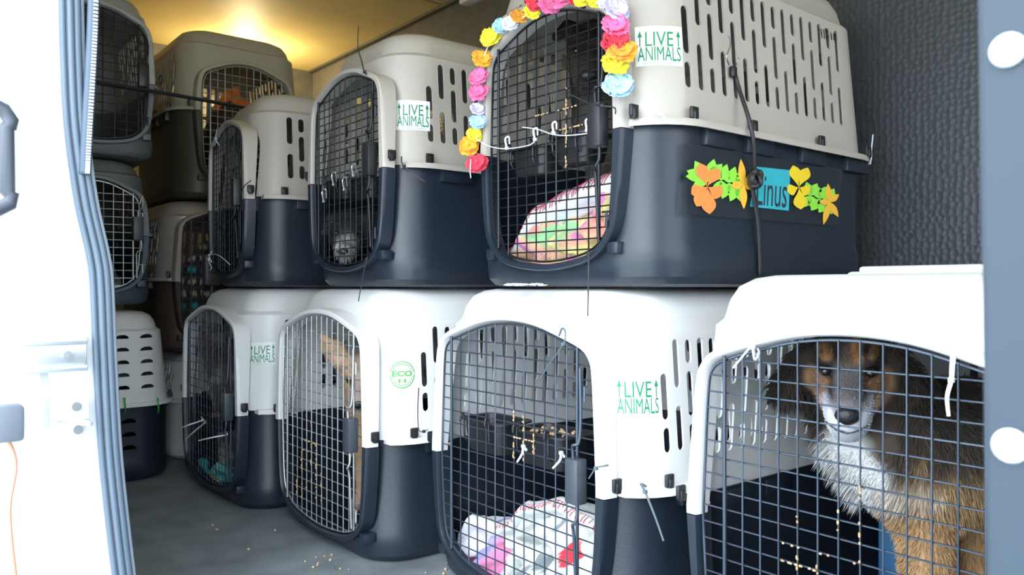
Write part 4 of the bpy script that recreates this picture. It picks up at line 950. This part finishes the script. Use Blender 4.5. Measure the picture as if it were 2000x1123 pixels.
# cyan plush toy in the leftmost floor crate
ty = thing('rope_toy', 'cyan and lime knotted soft toy on the floor of the leftmost crate', 'toy', PY(420, 930, .97)); o0 = ty.location.copy()
b = bmesh.new(); add_tube(b, smooth_path([PY(393, 902, .95)-o0, PY(402, 915, .95)-o0, PY(408, 928, .955)-o0, PY(424, 938, .96)-o0, PY(446, 936, .97)-o0, PY(452, 925, .98)-o0], 6), lambda t: .016+.008*math.sin(t*22), 10); obj('rope', b, mat('cyan_plush', (.10, .62, .72), .8, var=.25, vscale=30), ty, True)
b = bmesh.new(); add_tube(b, smooth_path([PY(424, 918, .97)-o0, PY(432, 912, .97)-o0, PY(442, 915, .98)-o0, PY(446, 924, .98)-o0], 6), lambda t: .018+.006*math.sin(t*25), 10); obj('knot', b, mat('aqua_plush', (.18, .70, .66), .8, var=.25, vscale=30), ty, True)
b = bmesh.new(); add_tube(b, smooth_path([PY(408, 926, .93)-o0, PY(418, 934, .93)-o0, PY(430, 938, .935)-o0], 6), .009, 8); obj('lime_patch', b, mat('lime_plush', (.60, .72, .25), .8), ty, True)
# blue and white box behind the long haired dog's leg
b = bmesh.new(); p = PY(1765, 1058, 1.50); add_box(b, (p.x-.05, p.y, .025), (p.x+.02, p.y+.08, p.z+.03), .006); 
bx = thing('carton', 'small blue and white carton on the crate floor behind the long haired dog\'s leg', 'carton', (p.x, p.y, .025)); b.transform(Matrix.Translation(-bx.location)); obj('box', b, mat('blue_card', (.01, .07, .16), .5), bx, 40)
b = bmesh.new(); add_box(b, (.0, -.002, 0.0), (.021, .002, p.z+.028-.025), .0005); obj('white_panel', b, mat('white_card', (.5, .62, .66), .5), bx, 40)

# ------------------------------------------------------------------ bowls clipped to the doors
def bowl(k, label, x, z, w_=.10, d_=.075, h_=.055, food=True, m=None):
    t = thing('food_bowl', label, 'bowl', wp(k, x, .022+d_/2, z)); t.rotation_euler = k.root.rotation_euler
    def rr(a, c, r, z): return [Vector((p.x, p.y, z)) for p in rr_loop(a, -c, c, r, z, 5)]
    b = bmesh.new(); W2 = w_/2; D2 = d_/2
    loft(b, [rr(W2*.78, D2*.74, .02, 0), rr(W2*.90, D2*.88, .024, h_*.55), rr(W2*.93, D2*.92, .025, h_-.004), rr(W2+.006, D2+.006, .028, h_-.004), rr(W2+.006, D2+.006, .028, h_), rr(W2*.90, D2*.88, .024, h_), rr(W2*.75, D2*.70, .02, .006)], cap0=True, cap1=True)
    obj('cup', b, m or M_BLACKP, t, 40)
    for s in (-1, 1):
        b = bmesh.new(); add_tube(b, smooth_path([(s*w_*.3, -D2+.002, h_*.3), (s*w_*.3, -D2-.006, h_*.5), (s*w_*.3, -D2-.008, h_+.008), (s*w_*.3, -D2-.016, h_+.010), (s*w_*.3, -D2-.018, h_-.006)], 4), .003, 6); obj('hook', b, M_BLACKP, t, True)
    if food:
        b = bmesh.new()
        for i in range(30):
            a = random.uniform(0, 2*PI); r = random.random()**.5; q = bmesh.new(); bmesh.ops.create_icosphere(q, subdivisions=1, radius=random.uniform(.003, .006)); q.transform(Matrix.Translation((W2*.75*r*math.cos(a), D2*.7*r*math.sin(a), h_*.9+random.uniform(-.004, .006)))); me = meshof(q); b.from_mesh(me)
        obj('kibble', b, M_FOOD, t, True)['kind'] = 'stuff'
    return t
bowl(L3, 'empty black bowl on the left of the heart blanket crate door', -.13, .325, .16, .10, .075, food=False)
bowl(L3, 'black bowl with spilled kibble on the right of the heart blanket crate door', .07, .325, .17, .11, .075)
bowl(U3, 'black bowl at the left inside the flowered door', -.09, .255, .13, .09, .06, food=False)
bowl(U3, 'black bowl with pale food at the right inside the flowered door', .05, .265, .12, .09, .06)
bowl(U2, 'black bowl at the left inside the door left of the lei', -.10, .255, .11, .08, .055, food=False)
bowl(U2, 'black bowl at the right inside the door left of the lei', .05, .245, .12, .08, .055, food=False)
bowl(L1, 'black bowl with kibble in the leftmost floor crate', -.06, .21, .13, .09, .055)
# crumbs of dried food stuck to the wires
def crumbs(k, cells, n, name='dried_food'):
    b = bmesh.new()
    for i in range(n):
        x0, z0, x1, z1 = random.choice(cells); t = random.random(); x = x0+(x1-x0)*t; z = z0+(z1-z0)*t
        q = bmesh.new(); bmesh.ops.create_icosphere(q, subdivisions=1, radius=1)
        lx = abs(x1-x0) > abs(z1-z0)
        q.transform(Matrix.Translation((x, .008+random.uniform(-.002, .001), z)) @ Matrix.Diagonal((random.uniform(.002, .005) if lx else .0022, .0022, .0022 if lx else random.uniform(.002, .006), 1)))
        me = meshof(q); b.from_mesh(me); bpy.data.meshes.remove(me)
    o = obj(name, b, M_FOOD, k.door, True); o['kind'] = 'stuff'; o['label'] = 'dried brown food stuck to the wires'
def vx(k, i, nv=14): xr = k.hw*.80; return -xr+2*xr*i/(nv-1)
crumbs(L4, [(vx(L4, i), a_, vx(L4, i), c_) for i, a_, c_ in ((4, .12, .35), (5, .14, .33), (6, .12, .38), (7, .22, .42))]+[(vx(L4, 3), k_, vx(L4, 7), k_) for k_ in L4.rows[10:13]], 90)
crumbs(L3, [(vx(L3, 7), .34, vx(L3, 7), .44), (vx(L3, 8), .34, vx(L3, 8), .44), (vx(L3, 9), .36, vx(L3, 9), .40), (vx(L3, 7), L3.rows[7], vx(L3, 9), L3.rows[7])], 50)
crumbs(L2, [(vx(L2, i), .10, vx(L2, i), t_) for i, t_ in ((2, .18), (3, .25), (4, .35), (5, .33), (6, .28), (7, .22))]+[(vx(L2, 3), k_, vx(L2, 6), k_) for k_ in L2.rows[11:13]], 90)
crumbs(U3, [(vx(U3, 7, 11), .25, vx(U3, 7, 11), .42), (vx(U3, 5, 11), U3.rows[10], vx(U3, 9, 11), U3.rows[10]), (vx(U3, 4, 11), U3.rows[8], vx(U3, 8, 11), U3.rows[8])], 60)
# loose kibble on the floor and paper scraps
b = bmesh.new()
for i in range(26):
    px, py = random.choice([(560, 1045), (620, 1085), (872, 1105), (430, 1030), (500, 1060), (862, 1112), (640, 1095)]); p = PZ(px+random.gauss(0, 22), py+random.gauss(0, 10), .003)
    q = bmesh.new(); bmesh.ops.create_icosphere(q, subdivisions=1, radius=random.uniform(.002, .0045)); q.transform(Matrix.Translation(p)); me = meshof(q); b.from_mesh(me)
o = tag(obj('kibble', b, M_FOOD, None, True), 'spilled dry dog food scattered over the dark van floor', 'dog food'); o['kind'] = 'stuff'
for j, (px, c_, l_) in enumerate(((1100, (.8, .85, .9), 'small white crumpled paper scrap under the flowered crate'), (1128, (.6, .75, .85), 'small pale blue paper scrap under the flowered crate'))):
    b = bmesh.new(); p = Vector((-1.36+j*.07, 1.112, .714)); n_ = 7; g_ = [[b.verts.new(p+Vector((.045*(u_/6-.5), .03*(v_/6-.5), .006*random.random()))) for v_ in range(n_)] for u_ in range(n_)]
    for u_ in range(6):
        for v_ in range(6): b.faces.new((g_[u_][v_], g_[u_+1][v_], g_[u_+1][v_+1], g_[u_][v_+1]))
    o = tag(obj('paper_scrap', b, mat('paper%d' % j, c_, .7)), l_, 'paper'); so_ = o.modifiers.new('s', 'SOLIDIFY'); so_.thickness = .001

# ------------------------------------------------------------------ flower lei
lei = thing('flower_lei', 'lei of bright cloth flowers draped around the door of the top crate', 'garland', front(U3, 1060, 20, .01)); lo = lei.location.copy()
FC = {'y': (.92, .80, .03), 'o': (.95, .40, .02), 'p': (.90, .16, .38), 'r': (.75, .03, .07), 'l': (.66, .60, .90), 'b': (.42, .68, .95), 'w': (.80, .84, .92)}
def flower(p, c, size, nrm, seed):
    rd = random.Random(seed); b = bmesh.new(); n = Vector(nrm).normalized(); x = n.cross(Vector((.1, .2, 1))).normalized(); y = n.cross(x)
    for layer in range(2):
        for q in range(5):
            a0 = 2*PI*(q+.5*layer)/5+rd.uniform(-.2, .2); R = size*(1-.25*layer)*rd.uniform(.85, 1.1); cup = .05+.30*layer+rd.uniform(-.2, .2); rows = []
            for i in range(6):
                t = i/5; wdt = math.sin(PI*min(1, .12+t*.80))**.7*.62*R; rows.append([])
                for j in range(7):
                    s_ = (j/6-.5)*2; r = R*t*(1-.10*s_*s_*(t > .8)+.05*math.cos(s_*9)*(t > .9)); lat = s_*wdt
                    h_ = cup*R*t*t+.08*R*math.sin(s_*5+q)*t+.12*R*s_*s_*t+layer*.1*size
                    d = x*math.cos(a0)+y*math.sin(a0); e = -x*math.sin(a0)+y*math.cos(a0); rows[-1].append(b.verts.new(p+d*r+e*lat+n*h_))
            for i in range(5):
                for j in range(6): b.faces.new((rows[i][j], rows[i][j+1], rows[i+1][j+1], rows[i+1][j]))
    q = bmesh.new(); bmesh.ops.create_icosphere(q, subdivisions=1, radius=size*.12); q.transform(Matrix.Translation(p+n*size*.25)); me = meshof(q); b.from_mesh(me)
    nm = {'y': 'yellow', 'o': 'orange', 'p': 'pink', 'r': 'red', 'l': 'lavender', 'b': 'light blue', 'w': 'white'}[c]
    o = obj('flower', b, mat('petal_'+c, FC[c], .7, sheen=.3, bump=.3, bscale=300), lei, True); o['label'] = nm+' cloth flower'; so_ = o.modifiers.new('s', 'SOLIDIFY'); so_.thickness = .0006
fl = [(959, 74, 'y', .026), (941, 114, 'o', .024), (936, 150, 'p', .025), (934, 180, 'p', .025), (931, 212, 'l', .020), (934, 238, 'b', .022), (927, 262, 'y', .020), (917, 284, 'o', .029), (933, 320, 'r', .029),
      (978, 52, 'b', .022), (997, 46, 'w', .022), (1014, 34, 'o', .022), (1040, 22, 'y', .020), (1046, 4, 'r', .024), (1072, 6, 'p', .027), (1098, 1, 'p', .024), (1122, -2, 'r', .020), (1142, -3, 'y', .024), (1166, -2, 'y', .022),
      (1188, 6, 'w', .022), (1202, 18, 'l', .028), (1204, 50, 'p', .030), (1196, 84, 'r', .026), (1209, 76, 'r', .024), (1216, 102, 'o', .030), (1204, 124, 'y', .028), (1205, 170, 'b', .034)]
pts_ = []
for i, (px, py, c, sz) in enumerate(fl):
    p = PY(px, py, 1.125-(.016 if px < 1180 else .012)); pts_.append(p-lo); flower(p-lo, c, sz, -FV+Vector((0, 0, .3))+Vector((random.uniform(-.4, .4), random.uniform(-.3, .3), random.uniform(-.3, .3))), i)
b = bmesh.new(); order = pts_[:9][::-1]+pts_[9:]; add_tube(b, smooth_path([q+Vector((0, .004, 0)) for q in order], 4), .0015, 6); obj('string', b, M_TIEW, lei, True)
b = bmesh.new(); add_tube(b, [pts_[8]+Vector((0, -.02, .01)), pts_[8]+Vector((0, -.022, -.02)), pts_[8]+Vector((0, -.02, -.035))], .0014, 6); obj('loose_end', b, M_TIEW, lei, True)

# ------------------------------------------------------------------ name banner on the long side of the top crate
bn = thing('name_banner', 'clear laminated banner with paper flowers, leaves and a turquoise name card', 'banner', side(U3, 1490, 360, .004)); bo = bn.location.copy()
def SP(px, py, d): return side(U3, px, py, .004+d)-bo
def flat(name, poly, d, m, label=None, thick=.0008):
    b = bmesh.new(); V = [b.verts.new(SP(x, y, d)) for x, y in poly]; f = b.faces.new(V); bmesh.ops.triangulate(b, faces=[f])
    r = bmesh.ops.extrude_face_region(b, geom=b.faces[:]); bmesh.ops.translate(b, vec=(thick, 0, 0), verts=[e for e in r['geom'] if isinstance(e, bmesh.types.BMVert)])
    bmesh.ops.recalc_face_normals(b, faces=b.faces[:]); o = obj(name, b, m, bn)
    if label: o['label'] = label
    return o
flat('laminate', [(1337, 278), (1645, 331), (1637, 441), (1333, 417)], -.0002, mat('clear_laminate', (.05, .06, .07), .2, spec=.5, alpha=.22), 'clear glossy plastic sleeve', .0006)
GL = mat('paper_green', (.28, .72, .06), .7); OR = mat('paper_orange', (.85, .27, .06), .7); YE = mat('paper_yellow', (.85, .62, .02), .7); CY = mat('paper_turquoise', (.03, .42, .50), .7)
def petal(cx, cy, ang, L_, W_, tip=1.0):
    P = []; 
    for i in range(13):
        t = i/12; w2 = math.sin(PI*t**(1.7 if tip > .5 else .9))*W_/2; P.append((L_*t, w2))
    P = P+[(x, -y) for x, y in P[-2:0:-1]]; c, s = math.cos(ang), math.sin(ang)
    return [(cx+x*c-y*s, cy+x*s+y*c) for x, y in P]
def leafspray(cx, cy, angs, L_, W_, d):
    for a in angs: flat('paper_leaf', petal(cx, cy, math.radians(a), L_, W_, 0), d, GL)
leafspray(1375, 345, (-160, -178, -120), 36, 20, .0005); leafspray(1385, 345, (-75, -45, 150), 36, 20, .0009)
for (cx, cy) in ((1408, 352), (1424, 357), (1440, 362)): leafspray(cx, cy, (-110, -70, 75, 115), 34, 18, .0007+.0002*((cx-1408)/16))
for (cx, cy) in ((1582, 382), (1600, 388), (1615, 392)): leafspray(cx, cy, (-105, -60, 70, 125), 28, 18, .0007+.0002*((cx-1582)/16))
flat('name_card', [(1477, 325), (1543, 332), (1540, 411), (1465, 403)], .0006, CY, 'turquoise paper name card')
def multi(name, petals, d, m, label):
    b = bmesh.new()
    for j, P in enumerate(petals):
        V = [b.verts.new(SP(x, y, d+.0002*j)) for x, y in P]; f = b.faces.new(V); bmesh.ops.triangulate(b, faces=[f])
    r = bmesh.ops.extrude_face_region(b, geom=b.faces[:]); bmesh.ops.translate(b, vec=(.0006, 0, 0), verts=[e for e in r['geom'] if isinstance(e, bmesh.types.BMVert)]); bmesh.ops.recalc_face_normals(b, faces=b.faces[:])
    o = obj(name, b, m, bn); o['label'] = label
R_ = math.radians
multi('paper_flower', [petal(1381, 364, R_(-108), 48, 26), petal(1381, 364, R_(-58), 42, 24), petal(1381, 364, R_(155), 34, 28), petal(1381, 364, R_(30), 34, 28), petal(1381, 364, R_(85), 54, 28), petal(1381, 364, R_(118), 44, 26)], .0020, OR, 'large orange paper flower')
multi('paper_flower', [petal(1560, 365, R_(-105), 44, 22), petal(1560, 365, R_(-65), 42, 22), petal(1560, 365, R_(160), 24, 22), petal(1560, 365, R_(25), 24, 22), petal(1560, 365, R_(85), 44, 26)], .0020, YE, 'yellow paper flower')
SO = mat('paper_saffron', (.90, .48, .04), .7)
multi('paper_flower', [petal(1451, 360, R_(-95), 50, 14, 0), petal(1451, 360, R_(-40), 28, 14, 0), petal(1451, 360, R_(15), 26, 14, 0), petal(1451, 360, R_(88), 48, 14, 0), petal(1451, 360, R_(175), 24, 16, 0)], .0024, SO, 'pointed orange and yellow paper lily beside the name card')
multi('paper_flower', [petal(1620, 394, R_(-95), 36, 12, 0), petal(1620, 394, R_(-40), 24, 12, 0), petal(1620, 394, R_(60), 34, 12, 0), petal(1620, 394, R_(105), 46, 12, 0), petal(1620, 394, R_(180), 20, 12, 0)], .0024, SO, 'pointed orange and yellow paper lily at the right end of the banner')
tb = text_mesh('Linus', shear=.15, bold=.0)
for v in tb.verts:
    u_, v_ = v.co.x+.5, .5-v.co.y; px = 1477+60*u_; py = 338+6*u_+62*v_; v.co = SP(px, py, .0018)
bmesh.ops.recalc_face_normals(tb, faces=tb.faces[:]); obj('lettering', tb, mat('marker_ink', (.03, .03, .05), .5), bn)['label'] = 'black hand lettered name'
# marks on the flowered crate's roof: small lettering at the front, small emblem at the back
from mathutils.bvhtree import BVHTree
def mark_on(k, name, tb, m, quad):
    """lay flat lettering onto the crate's shell between four points seen at the given pixels"""
    bv = BVHTree.FromObject(k.top, bpy.context.evaluated_depsgraph_get()); Mi = k.root.matrix_basis.inverted(); E = Mi @ Vector((0, 0, EYE))
    for v in tb.verts:
        u_, v_ = v.co.x+.5, .5-v.co.y; a = Vector(quad[0]).lerp(Vector(quad[1]), u_); b = Vector(quad[3]).lerp(Vector(quad[2]), u_); q = a.lerp(b, v_)
        d = (Mi @ Pt(q.x, q.y, 1.5)-E).normalized(); h = bv.ray_cast(E, d)
        v.co = (h[0]+h[1]*(.0008 if h[1].dot(d) < 0 else -.0008)) if h[0] and h[3] < 2.4 else Vector((9, 9, 9))
    bmesh.ops.delete(tb, geom=[v for v in tb.verts if v.co.x > 5], context='VERTS')
    return obj(name, tb, m, k.root)
mark_on(U3, 'roof_lettering', text_mesh('MAUI', shear=.3, bold=.02), M_TIEB, [(988, 26), (1020, 8), (1018, 22), (990, 42)])
tb = bmesh.new()
for q, (cx, w_, h_) in enumerate(((-.35, .10, .6), (-.05, .10, .9), (.30, .10, .6))):
    for dx in (0, .17): me = meshof((lambda b: (b.faces.new([b.verts.new(p) for p in ((cx+dx-w_/3, -h_/2, 0), (cx+dx+w_/3, -h_/2, 0), (cx+dx+w_/3, h_/2-.1*q, 0), (cx+dx-w_/3, h_/2, 0))]), b)[1])(bmesh.new())); tb.from_mesh(me)
for y_ in (-.22, .18): me = meshof((lambda b: (b.faces.new([b.verts.new(p) for p in ((-.48, y_, 0), (.5, y_, 0), (.5, y_+.10, 0), (-.48, y_+.10, 0))]), b)[1])(bmesh.new())); tb.from_mesh(me)
mark_on(U3, 'roof_emblem', tb, M_TIEB, [(1598, 47), (1628, 58), (1630, 84), (1602, 80)])
